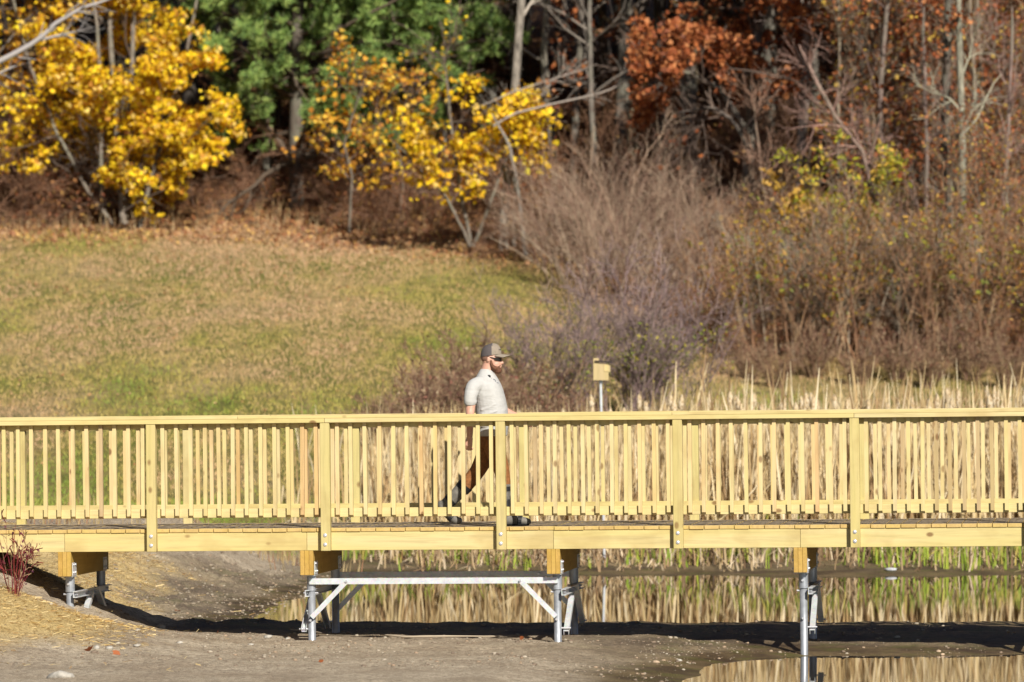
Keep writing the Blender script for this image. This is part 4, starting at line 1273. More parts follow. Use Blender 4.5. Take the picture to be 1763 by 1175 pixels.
# shrub prototypes
def make_shrub(name, label, cat, h, wid, nst, n2, n3, col, leaf=None, seed=0, r=.014, bend=.12, up=.5, len2=.9, len3=.45, group=None, arch=0.0, basew=.12):
    g = np.random.default_rng(seed)
    root = empty(name); tag(root, label, cat, group)
    k = 7
    a = g.uniform(0, 6.28, nst); rad = wid * basew * np.sqrt(g.random(nst))
    P = np.zeros((nst, k, 3)); P[:, 0, 0] = rad * np.cos(a); P[:, 0, 1] = rad * np.sin(a); P[:, 0, 2] = -.1
    sp_ = g.uniform(.1, 1, nst) * wid * .5 / h
    D = unit(np.stack([np.cos(a) * sp_, np.sin(a) * sp_, np.ones(nst)], -1))
    L = h * g.uniform(.6, 1.1, nst)
    for j in range(1, k):
        D = unit(D + g.normal(size=D.shape) * bend * .6 + np.array([0, 0, -arch * j / k]) + np.stack([np.cos(a), np.sin(a), a * 0], -1) * .05)
        P[:, j] = P[:, j - 1] + D * (L / (k - 1))[:, None]
    R0 = (r * g.uniform(.6, 1.5, nst))[:, None] * np.linspace(1, .35, k)[None]
    P2, R2 = grow(P, R0, n2, len2, 30, .35 * up, 5, .2, 1, .2, .6, 0, g)
    P3, R3 = grow(P2, R2, n3, len3, 35, .25 * up, 4, .1, 1, .25, .65, 0, g)
    rmin = .0045
    pr = []
    for (Pq, rq, s) in ((P, R0, 5), (P2, np.clip(R2, rmin, 1), 3), (P3, np.clip(R3, rmin, 1), 3)):
        V, Fq = tubes(Pq, rq, s)
        cc = palette(len(Pq), col, None, .2, g)
        pr.append((V, Fq, np.repeat(cc, len(Fq) // len(Pq), 0)))
    V, Fl, c = join(pr)
    obj('stems', mesh_np('stems', V, Fl, M['bark'], c), root)
    if leaf:
        n, size, cols, shp, zmax = leaf
        C = path_pts(P3, n, g, .2) + g.normal(size=(n, 3)) * .06
        # leaves hang on in patches
        keep = (fbm(C[:, 0] * 1.1 + 9, C[:, 2] * 1.1 + C[:, 1], seed + 5) > .53) | (h < 1)
        C = C[keep & (C[:, 2] < zmax * h)]
        V, Fc = leaves(C, size, shp, .2, g)
        obj('leaves', mesh_np('leaves', V, Fc, M['fol'], palette(len(C), cols, None, .2, g)), root)
    return root
def place(root, first, x, Y_, rz, s, label, group):
    X_ = px(x, Y_); loc = (X_, Y_, gz(X_, Y_))
    if first:
        root.location = loc; root.rotation_euler = (0, 0, rz); root.scale = (s,) * 3; root['label'] = label
        if group: root['group'] = group
        return root
    return copy_thing(root, loc, rz, s, label, group)
PINK = [(.36, .25, .175), (.27, .165, .12), (.45, .35, .25), (.21, .135, .10)]
s1 = make_shrub('bare_shrub', 'x', 'shrub', 3.6, 3.0, 24, 170, 680, PINK, None, 301, .017, bend=.2, len2=1.5, len3=.6, up=.9, basew=.3)
gB = 'bare pinkish shrubs of the thicket beside the lawn'
for i, (x, Y_, s_) in enumerate(((985, 106, .7), (1050, 103, .8), (1120, 105, .9), (1185, 103, .75), (1020, 108, .95), (1110, 108, .8), (1215, 106, .75), (955, 109, .6), (1262, 107, .6), (1060, 110, .8))):
    place(s1, i == 0, x, Y_, i * 1.3, s_, 'bare pinkish-grey shrub with pale upright stems in the thicket right of the lawn', gB)
YG = [(.50, .36, .03), (.36, .34, .04), (.24, .28, .05), (.60, .34, .06), (.42, .18, .04)]
s2 = make_shrub('leafy_shrub', 'x', 'shrub', 3.3, 3.2, 20, 170, 700, [(.33, .19, .11), (.42, .29, .17), (.19, .10, .06), (.27, .145, .08)], (1500, .11, [tuple(c * .8 for c in q) for q in YG] + [(.34, .15, .05), (.26, .12, .05)], OVAL, 1), 302, .015, basew=.32)
s3 = make_shrub('bramble', 'x', 'shrub', 2.6, 3.0, 26, 260, 1100, [(.26, .14, .085), (.18, .10, .065), (.34, .20, .12)], (1500, .11, [(.30, .11, .045), (.42, .20, .07), (.24, .08, .04), (.46, .27, .08)], OVAL, 1), 303, .010, bend=.3, arch=.5)
gU = 'leafy shrubs along the foot of the wood at right'
ulab = ['shrub with mixed yellow and olive leaves on pale stems, foot of the wood at right']
us = [(1290, 99, .8), (1340, 97, .85), (1400, 98, .95), (1455, 99, 1.0), (1520, 97, .95), (1570, 99, 1.05), (1620, 97, .9), (1680, 98, 1.0), (1735, 97, 1.05), (1790, 99, 1.1), (1850, 98, 1),
      (1350, 104, .8), (1440, 104, .8), (1540, 104, .75), (1620, 106, .8), (1700, 104, .8), (1780, 105, .8)]
for i, (x, Y_, s_) in enumerate(us): place(s2, i == 0, x, Y_, i * 2.1, s_, ulab[0], gU)
s9 = make_shrub('stemmy_shrub', 'x', 'shrub', 2.9, 1.1, 12, 120, 520, [(.29, .24, .18), (.35, .29, .22), (.20, .155, .115)], (160, .12, YG, OVAL, 1), 309, .019, bend=.05, up=.8, len2=.9, basew=.55)
gS = 'pale-stemmed shrubs standing along the meadow edge at right'
ORD = ['first', 'second', 'third', 'fourth', 'fifth', 'sixth', 'seventh', 'eighth', 'ninth', 'tenth', 'eleventh', 'twelfth', 'thirteenth', 'fourteenth', 'fifteenth', 'sixteenth', 'seventeenth', 'eighteenth']
for i, (x, Y_, s_) in enumerate(((1322, 98, 1.0), (1368, 98.5, .8), (1398, 98, .9), (1430, 98.5, .85), (1462, 98, 1.0), (1492, 99, .85), (1530, 98, .9), (1565, 98, .95), (1600, 98.5, 1.0), (1648, 98.5, .85), (1690, 98, .95), (1745, 98.5, .95))):
    place(s9, i == 0, x, Y_, i * 1.9, s_, 'shrub of bare pale upright stems at the meadow edge, %s from the left' % ORD[i], gS)
gR = 'brown brambles at the wood edge'
br = [(20, 117, 1.1), (80, 118, .9), (-40, 116, 1.1), (130, 119, .8), (320, 124, .8), (400, 124, .8), (470, 123.5, .75), (540, 119.5, .7), (610, 117.5, .7), (680, 115.5, .75), (740, 114.5, .7), (850, 113.5, .7), (905, 110, .6),
      (1300, 103, .8), (1380, 101, .85), (1480, 102, .9), (1550, 101, .9), (1650, 102, .95), (1730, 102, .95), (1800, 102, 1), (1420, 110, 1.2), (1560, 112, 1.3), (1680, 112, 1.3), (1340, 109, 1.1), (1300, 98, .5), (1350, 98.6, .6), (1410, 98.8, .6), (1450, 98.5, .6), (1510, 98.5, .6), (1580, 98.8, .6), (1640, 98.3, .6), (1710, 97.6, .6), (1760, 97.6, .6), (430, 118.6, .55), (370, 118.2, .5), (640, 121, 1.1), (780, 119, 1.1), (500, 123, 1.1), (1250, 100, .6)]
for i, (x, Y_, s_) in enumerate(br): place(s3, i == 0, x, Y_, i * 1.7, s_, 'tangled brown bramble with withered reddish leaves at the wood edge', gR)
def slim(name, h, r, n1, n2, n3, colr, nl, seed):
    return make_tree(name, (0, 0, 0), [local_trunk(h, r, seed)], 'x', bark=colr, sides=6, l1=(n1, h * .26, 40), l2=(n2, h * .12, 40), l3=(n3, .45, 40),
                     l1t=(.12, .98), up=.3, nleaf=nl, leafsize=.11, leafcols=RUST + [(.5, .33, .06)], spread=.1, seed=seed, twigcol=tuple(c * .85 for c in colr))
yg = [slim('young_tree', 7.5, .05, 26, 130, 520, (.31, .22, .145), 900, 251), slim('young_tree', 6.0, .038, 22, 110, 460, (.27, .17, .11), 500, 252), slim('young_tree', 9.5, .07, 30, 150, 600, (.28, .215, .15), 700, 253)]
gY = 'young bare trees of the brushy wood at right'
yl = 'slender young tree nearly bare, among many others in the brushy wood at right'
g = np.random.default_rng(88); n_ = 0
ysp = []
while n_ < 70:
    Y_ = g.uniform(98.5, 122); x_ = g.uniform(1130, 1830) if g.random() < .8 else g.uniform(560, 1130)
    if x_ < 1130 and Y_ < 116: continue
    if x_ < 1270 and Y_ < 104: continue
    if x_ < 1540 and Y_ > 110: continue
    if 1380 < x_ < 1620 and Y_ < 104: continue
    if x_ < 1430: continue
    X_ = px(x_, Y_)
    if any((X_ - a) ** 2 + (Y_ - b_) ** 2 < .5 for a, b_ in ysp): continue
    ysp.append((X_, Y_))
    loc = (X_, Y_, gz(X_, Y_) - .05); rz = g.uniform(0, 6.28); s_ = g.uniform(.7, 1.15) * (.62 if Y_ < 102 else 1)
    p = yg[n_ % 3]
    if n_ < 3: p.location = loc; p.rotation_euler = (0, 0, rz); p.scale = (s_,) * 3; p['label'] = yl; p['group'] = gY
    else: copy_thing(p, loc, rz, s_, yl, gY)
    n_ += 1
for k_ in range(34):
    Y_ = g.uniform(113, 131); x_ = g.uniform(560, 1800)
    if Y_ < 118 and x_ < 900: Y_ += 6
    place(s3, False, x_, Y_, k_ * 1.3, g.uniform(.9, 1.5), 'tangled brown bramble with withered reddish leaves at the wood edge', gR)
# distinct yellow-green shrub
s4 = make_shrub('leafy_shrub', 'olive and yellow leaved shrub standing out of the brown thicket at right', 'shrub', 4.2, 2.6, 18, 240, 1100,
                [(.2, .15, .1), (.28, .22, .15)], (9000, .13, [(.38, .37, .03), (.60, .46, .04), (.30, .32, .04), (.70, .44, .08)], OVAL, 1), 304, .018)
place(s4, True, 1505, 101, .5, 1.0, s4['label'], None)
s5 = make_shrub('leafy_shrub', 'x', 'shrub', 2.8, 2.2, 14, 150, 600, [(.2, .15, .1), (.28, .22, .15)], (3200, .15, [(.62, .36, .07), (.72, .46, .14), (.5, .3, .04)], LEAF, 1), 305, .014)
place(s5, True, 1462, 100.5, .5, .85, 'shrub with pale apricot leaves low in front of the yellow-green one', None)
place(s5, False, 1610, 101, 2.5, .9, 'small golden shrub left of the pair of tall trunks', None)['group'] = ''
place(s5, False, 1395, 104, 4.0, 1.1, 'golden leaved shrub left of the yellow-green one', None)['group'] = ''
# purple-grey twiggy bush in front of the thicket
PURP = [(.27, .19, .19), (.21, .145, .145), (.34, .25, .22), (.17, .13, .11)]
s6 = make_shrub('twiggy_bush', 'x', 'bush', 3.25, 3.6, 26, 340, 1700, PURP, (2200, .075, [(.30, .32, .05), (.42, .36, .05), (.2, .24, .05)], OVAL, .6), 306, .014, len2=.85, len3=.42)
place(s6, True, 1065, 85, 0, 1.0, 'large purplish bare bush with yellow-green leaves low down, behind the bird box', None)
place(s6, False, 1160, 86.5, 2, .92, 'purplish bare bush right of the bird box, merging with the large one', None)['group'] = ''
place(s6, False, 950, 84.5, 4, .78, 'lower purplish bush left of the bird box, right behind the walking man', None)['group'] = ''
# tan weeds and low shrubs left of the man
s7 = make_shrub('dry_weed_clump', 'x', 'shrub', 1.5, 1.5, 40, 300, 1000, [(.30, .20, .12), (.24, .14, .09), (.36, .26, .16), (.18, .09, .07)],
                (900, .07, [(.34, .22, .13), (.28, .12, .08), (.42, .32, .2)], OVAL, 1), 307, .008, len2=.35, len3=.2)
gW = 'dry brown weed clumps in the rough grass'
for i, (x, Y_, s_) in enumerate(((690, 79, .9), (735, 80, 1.05), (780, 79.5, 1.1), (820, 81, 1.15), (870, 80, 1.1), (915, 81, 1.1), (655, 81, .7), (760, 83, 1.1), (960, 80.5, .9), (850, 84, 1.2), (1290, 95, .7), (1335, 94, .6), (1400, 95.5, .8), (1480, 94.5, .6), (1545, 95, .8), (1600, 94, .7), (1670, 95, .9), (1740, 94, .8))):
    place(s7, i == 0, x, Y_, i * 1.1, s_, 'dry reddish-brown weed clump at the foot of the lawn, near the walking man', gW)
# purge group key where empty
for o in bpy.data.objects:
    if 'group' in o and not o['group']: del o['group']
ORD = ['first', 'second', 'third', 'fourth', 'fifth', 'sixth', 'seventh', 'eighth', 'ninth', 'tenth', 'eleventh', 'twelfth', 'thirteenth', 'fourteenth', 'fifteenth', 'sixteenth', 'seventeenth', 'eighteenth', 'nineteenth']
for grp, text in ((gB, 'bare pinkish-grey shrub of the thicket right of the lawn, %s from the left'),
                  (gU, 'yellow and olive leaved shrub at the foot of the right-hand wood, %s from the left'),
                  (gW, 'dry reddish-brown weed clump in the rough grass behind the railing, %s from the left')):
    mem = sorted([o for o in sc.objects if o.get('group') == grp], key=lambda o: o.location.x / o.location.y)
    for k_, o in enumerate(mem): o['label'] = text % ORD[k_]

# red dogwood on the straw mound, bottom left
s8 = make_shrub('red_dogwood', 'young dogwood', 'shrub', .78, .36, 24, 40, 70, [(.15, .018, .03), (.10, .012, .02), (.22, .04, .035), (.36, .24, .14)],
                (46, .05, [(.12, .03, .07), (.16, .04, .05), (.2, .08, .1)], OVAL, 1.2), 308, .0036, bend=.1, len2=.22, len3=.12)
Xd, Yd_ = px(26, 46.6), 46.6
s8.location = (Xd, Yd_, gz(Xd, Yd_) - .02)
s8['label'] = 'young red-stemmed dogwood on the straw mound in front of the bridge'
s8.scale = (1.0, 1.0, 1.0)

# ------------------------------------------------------------------ cattails and grasses
def reed_mass(name, n, xr, yr, hgt, wid, cols, w, bendv, seed, density=None, broken=.15, kind='stuff'):
    g = np.random.default_rng(seed)
    X = g.uniform(*xr, n); Y = g.uniform(*yr, n)
    if density is not None:
        k_ = g.random(n) < density(X, Y); X = X[k_]; Y = Y[k_]; n = len(X)
    # grow in clumps
    cx = X + (vnoise(X * 2, Y * 2, 3) - .5) * .5
    Z = ground_z(cx, Y)
    k = 6
    h = hgt * g.uniform(.55, 1.1, n) * (.85 + .3 * fbm(cx * .6, Y * .6, 71)) * (.72 + .28 * sstep(0, 3.5, cx))
    P = np.zeros((n, k, 3)); P[:, 0] = np.stack([cx, Y, Z - .03], -1)
    D = unit(np.stack([g.normal(size=n) * .10, g.normal(size=n) * .10, np.ones(n)], -1))
    a = g.uniform(0, 6.28, n); bd_ = np.abs(g.normal(size=n)) * bendv
    brk = g.random(n) < broken
    bj = g.integers(2, 5, n)
    for j in range(1, k):
        D = unit(D + np.stack([np.cos(a), np.sin(a) * .8, -.25 * np.ones(n)], -1) * (bd_ * j / k)[:, None])
        fl_ = brk & (bj == j)
        if fl_.any():
            D[fl_] = unit(np.stack([np.cos(a[fl_]), .4 * np.sin(a[fl_]), g.uniform(-1.1, .1, fl_.sum())], -1))
        P[:, j] = P[:, j - 1] + D * (h / (k - 1))[:, None]
    P[:, :, 2] = np.maximum(P[:, :, 2], Z[:, None] + .0)
    sd = unit(np.stack([np.cos(a + 1.57) + .6, np.sin(a + 1.57) * .5, np.zeros(n)], -1))
    Wd = wid * g.uniform(.6, 1.4, n)[:, None] * np.array([1, 1, .95, .8, .55, .12])[None]
    V, Fq = ribbons(P, Wd, sd)
    c = np.repeat(palette(n, cols, w, .15, g), k - 1, 0)
    return tag(obj(name, mesh_np(name, V, Fq, M['reed'], c)), name.replace('_', ' '), None, None, kind)
def dens(X, Y):
    e = sstep(-2.6, -.8, X) 
    return np.clip(e + .05, 0, 1)
TAN = [(.60, .46, .24), (.68, .55, .33), (.50, .35, .17), (.34, .22, .11), (.80, .68, .46)]
reed_mass('dead_cattail_reeds', 27000, (-3.6, 18), (70.6, 76.5), 1.95, .030, TAN, [.3, .25, .2, .12, .13], .10, 401, dens, .22)
reed_mass('dead_cattail_reeds', 5200, (2.2, 18), (71, 77.5), 2.45, .046, TAN, None, .13, 402, lambda X, Y: sstep(2, 8, X) * .85 + .1, .08)
reed_mass('fallen_reeds', 8000, (-3.2, 18), (67.7, 71.6), .6, .024, [(.50, .37, .21), (.36, .24, .13), (.62, .5, .34), (.22, .14, .08)], None, .5, 403, lambda X, Y: dens(X, Y) * np.where(Y > 69.2 + 1.2 * (fbm(X, Y * 0, 6) - .5), 1, .2), .7)
reed_mass('green_shore_grass', 2500, (-2.9, 16), (69.0, 71.0), .6, .028, [(.22, .27, .04), (.34, .34, .07), (.46, .38, .10), (.15, .20, .035)], None, .16, 404,
          lambda X, Y: (fbm(X * .9, Y * .9, 91) > .545 - .04 * sstep(3, 7, X)) * .9, .1)
reed_mass('green_shore_grass', 900, (-2.9, 16), (67.8, 69.2), .42, .022, [(.26, .36, .04), (.36, .42, .06)], None, .1, 405, lambda X, Y: (fbm(X * 1.6, Y * .9, 92) > .55) * .9, .05)
reed_mass('dry_grass', 2200, (-7.5, -1.2), (65, 73), .42, .012, [(.46, .35, .18), (.35, .26, .12), (.3, .15, .08)], None, .2, 406, lambda X, Y: (fbm(X * .9, Y * .7, 93) > .5) * .9, .1)
reed_mass('dry_grass', 1300, (-15, 0), (114.6, 118), .7, .014, [(.48, .36, .2), (.40, .27, .13), (.36, .2, .1)], None, .2, 407, lambda X, Y: (fbm(X * .9, Y * .7, 94) > .42) * .9, .1)
for o in bpy.data.objects:
    if o.get('kind') == 'stuff':
        o['label'] = {'dead_cattail_reeds': 'dense pale dead cattail blades on the far shore', 'fallen_reeds': 'matted broken reeds at the foot of the cattails',
                      'green_shore_grass': 'fresh green grass tufts on the far shore', 'dry_grass': 'thin dry grass'}[o.name.split('.')[0]]
# cattail seed heads: each its own plant
ct = empty('cattail'); tag(ct, 'x', 'cattail', 'cattails with fluffy seed heads rising above the railing')
P = np.zeros((1, 6, 3)); P[0, :, 2] = np.linspace(-.05, 1.0, 6); P[0, :, 0] = np.array([0, .003, .008, .012, .02, .03])
V, Fq = tubes(P, np.full((1, 6), .006), 4); obj('stalk', mesh_np('stalk', V, Fq, M['reed'], np.broadcast_to(np.array([.5, .38, .2]), (len(Fq), 3))), ct)
g = np.random.default_rng(9); k = 9
P = np.zeros((1, k, 3)); P[0, :, 2] = np.linspace(.96, 1.10, k); P[0, :, 0] = .03
V, Fq = tubes(P, (np.array([.004, .022, .030, .034, .036, .033, .028, .018, .004]))[None], 8)
V = V + g.normal(size=V.shape) * .003
obj('seed_head', mesh_np('seed_head', V, Fq, M['reed'], palette(len(Fq), [(.60, .47, .29), (.70, .58, .40), (.46, .33, .18)], g=g)), ct)
spots = []
for i in range(64):
    if i < 14: x = g.uniform(960, 1240)
    else: x = g.uniform(1240, 1790)
    Y_ = g.uniform(71.2, 75.5); ytop = g.uniform(672, 706) - (12 if x > 1600 else 0)
    spots.append((px(x, Y_), Y_, pz(ytop, Y_)))
for i, (X_, Y_, zt) in enumerate(spots):
    z_ = gz(X_, Y_); hh = zt - z_
    o = ct if i == 0 else copy_thing(ct, (0, 0, 0), 0, 1, '', '')
    o['label'] = 'dead cattail with a pale fluffy seed head among the reeds'
    o['group'] = 'cattails with fluffy seed heads rising above the railing'
    o.location = (X_, Y_, z_); o.rotation_euler = (g.normal() * .04, g.normal() * .05, g.uniform(0, 6.28))
    s_ = g.uniform(.85, 1.5)
    o.scale = (s_, s_, hh / 1.1)

# lawn grass blades and fallen leaves
def scatter_blades(name, n, xr, yr, size, seed, dens_f, colf, label, lean=.5):
    g = np.random.default_rng(seed)
    X = g.uniform(*xr, n); Y = g.uniform(*yr, n)
    k_ = g.random(n) < dens_f(X, Y); X = X[k_]; Y = Y[k_]; n = len(X)
    Z = ground_z(X, Y)
    B = np.stack([X, Y, Z - .005], -1)
    D = unit(np.stack([g.normal(size=n) * lean, g.normal(size=n) * lean, np.ones(n)], -1))
    s_ = unit(np.stack([np.ones(n), g.normal(size=n) * .5, np.zeros(n)], -1))
    L = size * g.uniform(.5, 1.3, n)
    V = np.stack([B - s_ * .010, B + s_ * .010, B + D * L[:, None]], 1).reshape(-1, 3)
    return tag(obj(name, mesh_np(name, V, np.arange(n * 3).reshape(-1, 3), M['reed'], colf(X, Y, g))), label, None, None, 'stuff')
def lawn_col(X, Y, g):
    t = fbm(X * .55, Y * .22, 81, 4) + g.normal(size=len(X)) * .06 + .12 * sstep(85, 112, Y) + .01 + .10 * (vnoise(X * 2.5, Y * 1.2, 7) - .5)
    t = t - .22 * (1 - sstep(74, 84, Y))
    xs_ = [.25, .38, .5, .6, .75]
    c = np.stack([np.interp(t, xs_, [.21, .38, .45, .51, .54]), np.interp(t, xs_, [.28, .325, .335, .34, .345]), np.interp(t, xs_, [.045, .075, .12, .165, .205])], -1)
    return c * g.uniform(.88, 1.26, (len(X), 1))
crestf = lambda X: np.interp(X, [-14, -6, -2.5, 0.7, 4.0, 12], [116, 116, 114.5, 111, 99.5, 98.5])
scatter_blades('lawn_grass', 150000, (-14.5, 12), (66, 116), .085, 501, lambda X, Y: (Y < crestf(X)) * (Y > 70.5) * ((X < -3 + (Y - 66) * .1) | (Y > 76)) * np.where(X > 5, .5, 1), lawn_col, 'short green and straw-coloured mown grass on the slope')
def fallen(name, n, xr, yr, size, seed, dens_f, cols, label, shape=LEAF):
    g = np.random.default_rng(seed)
    X = g.uniform(*xr, n); Y = g.uniform(*yr, n)
    k_ = g.random(n) < dens_f(X, Y); X = X[k_]; Y = Y[k_]; n = len(X)
    C = np.stack([X, Y, ground_z(X, Y) + .035], -1)
    V, Fc = leaves(C, size, shape, .2, g)
    return tag(obj(name, mesh_np(name, V, Fc, M['fol'], palette(n, cols, None, .2, g))), label, None, None, 'stuff')
LITTER = [(.42, .22, .10), (.34, .15, .065), (.50, .32, .16), (.24, .10, .05), (.46, .26, .12)]
fallen('fallen_leaves', 17000, (-14.5, 8), (78, 117), .078, 502, lambda X, Y: (Y < crestf(X) + 1) * (.18 + .82 * sstep(98, 115, Y)) * (fbm(X * .5, Y * .5, 55) > .42), [(.46, .24, .11), (.38, .17, .075), (.56, .36, .19), (.28, .12, .06), (.50, .29, .14)], 'fallen brown leaves scattered on the lawn', OVAL)
fallen('fallen_leaves', 9000, (-14.5, 3), (108, 117), .11, 505, lambda X, Y: sstep(crestf(X) - 5, crestf(X) - .5, Y) * (Y < crestf(X) + 1.5), LITTER + [(.62, .38, .12)], 'drift of fallen leaves along the wood edge')
fallen('leaf_litter', 26000, (-17, 17), (95, 135), .16, 503, lambda X, Y: (Y > crestf(X) + .3) * 1.0, [(.36, .15, .055), (.24, .09, .035), (.44, .24, .10), (.16, .06, .03), (.5, .32, .12)], 'thick litter of rust-brown leaves on the wood floor', OVAL)

# ------------------------------------------------------------------ straw, gravel, stones
def straw():
    g = np.random.default_rng(601); n = 52000
    X = g.uniform(-8.5, -2.8, n); Y = g.uniform(42.5, 62, n)
    Z = ground_z(X, Y)
    nn = fbm(X * .8, Y * .8, 51) - .5
    d1 = sstep(.22, .36, Z + nn * .18) * (Y < 48.3) * (X < -3.5)
    d2 = (Y > 49) * (1 - sstep(-4.9, -3.9, X + nn)) * .8 * (Y < 62)
    k_ = g.random(n) < np.maximum(np.maximum(d1, d2), .015)
    X, Y, Z = X[k_], Y[k_], Z[k_]; n = len(X)
    a = g.uniform(0, 6.28, n); tilt = g.normal(size=n) * .18
    L = g.uniform(.03, .11, n)
    D = unit(np.stack([np.cos(a), np.sin(a), tilt], -1)); C = np.stack([X, Y, Z + .008 + np.abs(g.normal(size=n)) * .012], -1)
    sd = unit(np.cross(D, np.array([0, 0, 1.0]) + g.normal(size=(n, 3)) * .5))
    P = np.stack([C - D * L[:, None] / 2, C + D * L[:, None] / 2], 1)
    V, Fq = ribbons(P, np.full((n, 2), .0055) * g.uniform(.6, 1.5, (n, 1)), sd)
    tag(obj('straw_mulch', mesh_np('straw_mulch', V, Fq, M['reed'], palette(n, [(.70, .52, .22), (.78, .62, .32), (.56, .38, .14), (.40, .24, .09)], None, .15, g))), 'golden straw mulch strewn over the bank', None, None, 'stuff')
straw()
def stone_mesh(name, mat, seed, n=1, flat=.6):
    g = np.random.default_rng(seed)
    t = (1 + 5 ** .5) / 2
    v = np.array([(-1,t,0),(1,t,0),(-1,-t,0),(1,-t,0),(0,-1,t),(0,1,t),(0,-1,-t),(0,1,-t),(t,0,-1),(t,0,1),(-t,0,-1),(-t,0,1)], float)
    v = unit(v) * g.uniform(.72, 1.15, (12, 1)); v[:, 2] *= flat; v[:, 0] *= g.uniform(.9, 1.4)
    f = np.array([(0,11,5),(0,5,1),(0,1,7),(0,7,10),(0,10,11),(1,5,9),(5,11,4),(11,10,2),(10,7,6),(7,1,8),(3,9,4),(3,4,2),(3,2,6),(3,6,8),(3,8,9),(4,9,5),(2,4,11),(6,2,10),(8,6,7),(9,8,1)])
    return v, f
def gravel():
    g = np.random.default_rng(602)
    Vs = []; Fs = []; off = 0; cols = []
    vv = [stone_mesh('s', None, 700 + i) for i in range(6)]
    n = 9000
    X = g.uniform(-5.2, 6, n); Y = g.uniform(43.2, 52.5, n); Z = ground_z(X, Y)
    d = .10 + .90 * sstep(.50, .62, fbm(X * 1.1, Y * 1.1, 95)) + .5 * np.exp(-((X + 2.9) / 1.0) ** 2 - ((Y - 48.3) / .8) ** 2)
    k_ = (g.random(n) < d) & (Z > .01); X, Y, Z = X[k_], Y[k_], Z[k_]
    s = .007 + .022 * g.random(len(X)) ** 6
    X2 = g.uniform(-5.2, -2.2, 2600); Y2 = g.uniform(51, 66, 2600); Z2 = ground_z(X2, Y2)
    X = np.append(X, X2); Y = np.append(Y, Y2); Z = np.append(Z, Z2); s = np.append(s, .008 + .022 * g.random(2600) ** 4)
    for i in range(len(X)):
        v, f = vv[i % 6]; a = g.uniform(0, 6.28); c, q = math.cos(a), math.sin(a)
        w = v @ np.array([[c, q, 0], [-q, c, 0], [0, 0, 1]]) * s[i] + np.array([X[i], Y[i], Z[i] + s[i] * .15])
        Vs.append(w); Fs.append(f + off); off += 12
    nF = len(Fs) * 20
    cc = np.repeat(palette(len(Fs), [(.28, .23, .17), (.36, .31, .24), (.20, .15, .11), (.30, .22, .15)], None, .15, g), 20, 0)
    tag(obj('gravel', mesh_np('gravel', np.concatenate(Vs), np.concatenate(Fs), M['bark'], cc)), 'small pebbles and crumbs of dirt on the bare ground', None, None, 'stuff')
gravel()
M['stone'] = plain('pale_stone', (.36, .335, .29), .9, var=.35, scale=30)
M['stone2'] = plain('buff_stone', (.42, .31, .21), .9, var=.25, scale=30)
def sight(x, y, Y_=48.0):
    for _ in range(60):
        z_ = gz(px(x, Y_), Y_); Y_ = .7 * Y_ + .3 * (CAM_Z - z_) * F / (y - 650)
    return Y_
def stone(x, y, wpx, label, seed, mat='stone', name='stone', cat='stone', group=None, flat=.62, white=None):
    # solve where the sight line through this photo point meets the ground
    Y_ = 48.0
    for _ in range(40):
        z_ = gz(px(x, Y_), Y_); Y_ = .5 * Y_ + .5 * (CAM_Z - z_) * F / (y - 650)
    r_ = wpx * Y_ / F / 2
    v, f = stone_mesh('s', None, seed, flat=flat)
    me = mesh_np(name, v * r_, f, white or M[mat])
    o = obj(name, me, None, (px(x, Y_), Y_, gz(px(x, Y_), Y_) + r_ * .2))
    if len(f):
        import bmesh
        bm = bmesh.new(); bm.from_mesh(me)
        bmesh.ops.subdivide_edges(bm, edges=bm.edges, cuts=1, smooth=.08, fractal=.5, seed=seed)
        bm.to_mesh(me); bm.free()
    return tag(o, label, cat, group)
stone(105, 1168, 42, 'largest pale angular stone at the bottom left below the straw', 801, flat=.5)
stone(237, 1088, 15, 'rounded pale stone at the shadow edge, leftmost of the row', 802)
stone(276, 1082, 16, 'pointed pale stone at the shadow edge left of the second pile', 803, flat=.9)
stone(203, 1108, 12, 'small pale stone right of the straw mound foot', 804)
stone(188, 1117, 13, 'flat pale stone below the straw mound, beside two others', 805)
stone(236, 1113, 12, 'small flat grey stone in open dirt below the shadow edge', 806)
stone(166, 1115, 12, 'upright pale stone at the straw edge', 807, flat=1.0)
stone(461, 1098, 18, 'pale rounded stone just left of the second steel pile', 808)
stone(495, 1101, 10, 'small stone touching the foot of the second steel pile', 809)
stone(310, 1108, 12, 'small white stone with a brown side in the open dirt', 810)
stone(432, 1111, 10, 'small chalky stone below the second steel pile', 811)
stone(1130, 1141, 12, 'buff pebble in the mud left of the puddle', 812, 'stone2')
stone(1170, 1138, 9, 'pale pebble in the mud beside the puddle edge', 813)
stone(1616, 1123, 12, 'orange-buff stone on the mud bar', 814, 'stone2')
stone(1544, 1098, 10, 'white stone on the crest of the mud bar', 815)
stone(1580, 1103, 10, 'pale stone on the mud bar right of the white one', 816)
stone(1622, 1128, 9, 'small white pebble near the right end of the mud bar', 817, 'stone2')
M['white'] = plain('white_scrap', (.45, .46, .48), .85, var=.25)
stone(1533, 983, 20, 'white scrap lying on the far muddy shore', 818, name='white_scrap', cat='litter', flat=.35, white=M['white'])
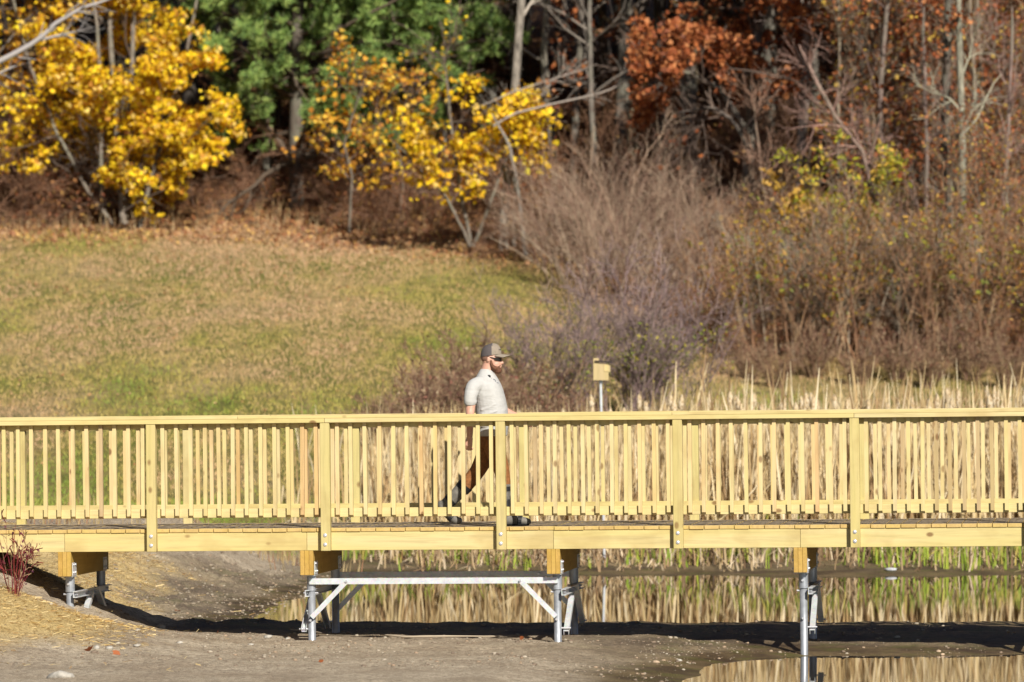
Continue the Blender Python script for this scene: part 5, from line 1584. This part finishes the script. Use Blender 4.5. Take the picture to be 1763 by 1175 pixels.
# far whitish rock on the lawn
for (x, Y_, w_, lab, sd) in ((320, sight(320, 707, 84), .10, 'lone pale rock on the lawn above the railing at left', 821), (1367, 97, .085, 'white rock in the meadow grass at the foot of the wood', 822), (664, 80, .13, 'pale tan rock among weeds just above the railing', 823)):
    v, f = stone_mesh('s', None, sd); X_ = px(x, Y_)
    tag(obj('rock', mesh_np('rock', v * w_ / 2 * 1.3, f, M['white'] if sd != 823 else M['stone2']), None, (X_, Y_, gz(X_, Y_) + .08)), lab, 'rock')
# fallen leaves on the dirt, each on its own
lp = [(155, 1126, 'curled russet leaf on the dirt below the straw mound'), (206, 1127, 'russet leaf right of the curled one on the dirt'), (375, 1096, 'orange-brown leaf at the shadow edge between the first two piles'),
      (553, 1141, 'reddish leaf on the bare dirt below the second pile'), (902, 1102, 'pinkish leaf in the shadow edge left of the third pile'), (310, 1055, 'orange leaf on the dark bank behind the bridge shadow'), (1500, 1152, 'x')]
for i, (x, y, lab) in enumerate(lp[:-1]):
    Y_ = 48.0
    for _ in range(40): Y_ = .5 * Y_ + .5 * (CAM_Z - gz(px(x, Y_), Y_)) * F / (y - 650)
    g = np.random.default_rng(900 + i)
    V, Fc = leaves(np.zeros((1, 3)), .085, LEAF, .0, g)
    tag(obj('fallen_leaf', mesh_np('fallen_leaf', V, Fc, M['fol'], np.array([[.40, .13, .05]])), None, (px(x, Y_), Y_, gz(px(x, Y_), Y_) + .03)), lab, 'leaf')
# drift twigs by the piles
for (pts, lab) in (([(655, 1096), (700, 1100), (760, 1098), (860, 1099)], 'long thin stick lying along the shadow edge between the piles'),
                   ([(500, 1088), (522, 1089), (545, 1092), (560, 1095)], 'short stick lying behind the foot of the second pile')):
    P = []
    for (x, y) in pts:
        Y_ = 48.0
        for _ in range(40): Y_ = .5 * Y_ + .5 * (CAM_Z - gz(px(x, Y_), Y_)) * F / (y - 650)
        P.append((px(x, Y_), Y_, gz(px(x, Y_), Y_) + .02))
    P = np.array(P)[None]; V, Fq = tubes(P, np.array([[.008, .012, .010, .005]]), 6)
    tag(obj('stick', mesh_np('stick', V, Fq, M['bark'], np.broadcast_to(np.array([.42, .35, .26]), (len(Fq), 3)), smooth=True)), lab, 'stick')
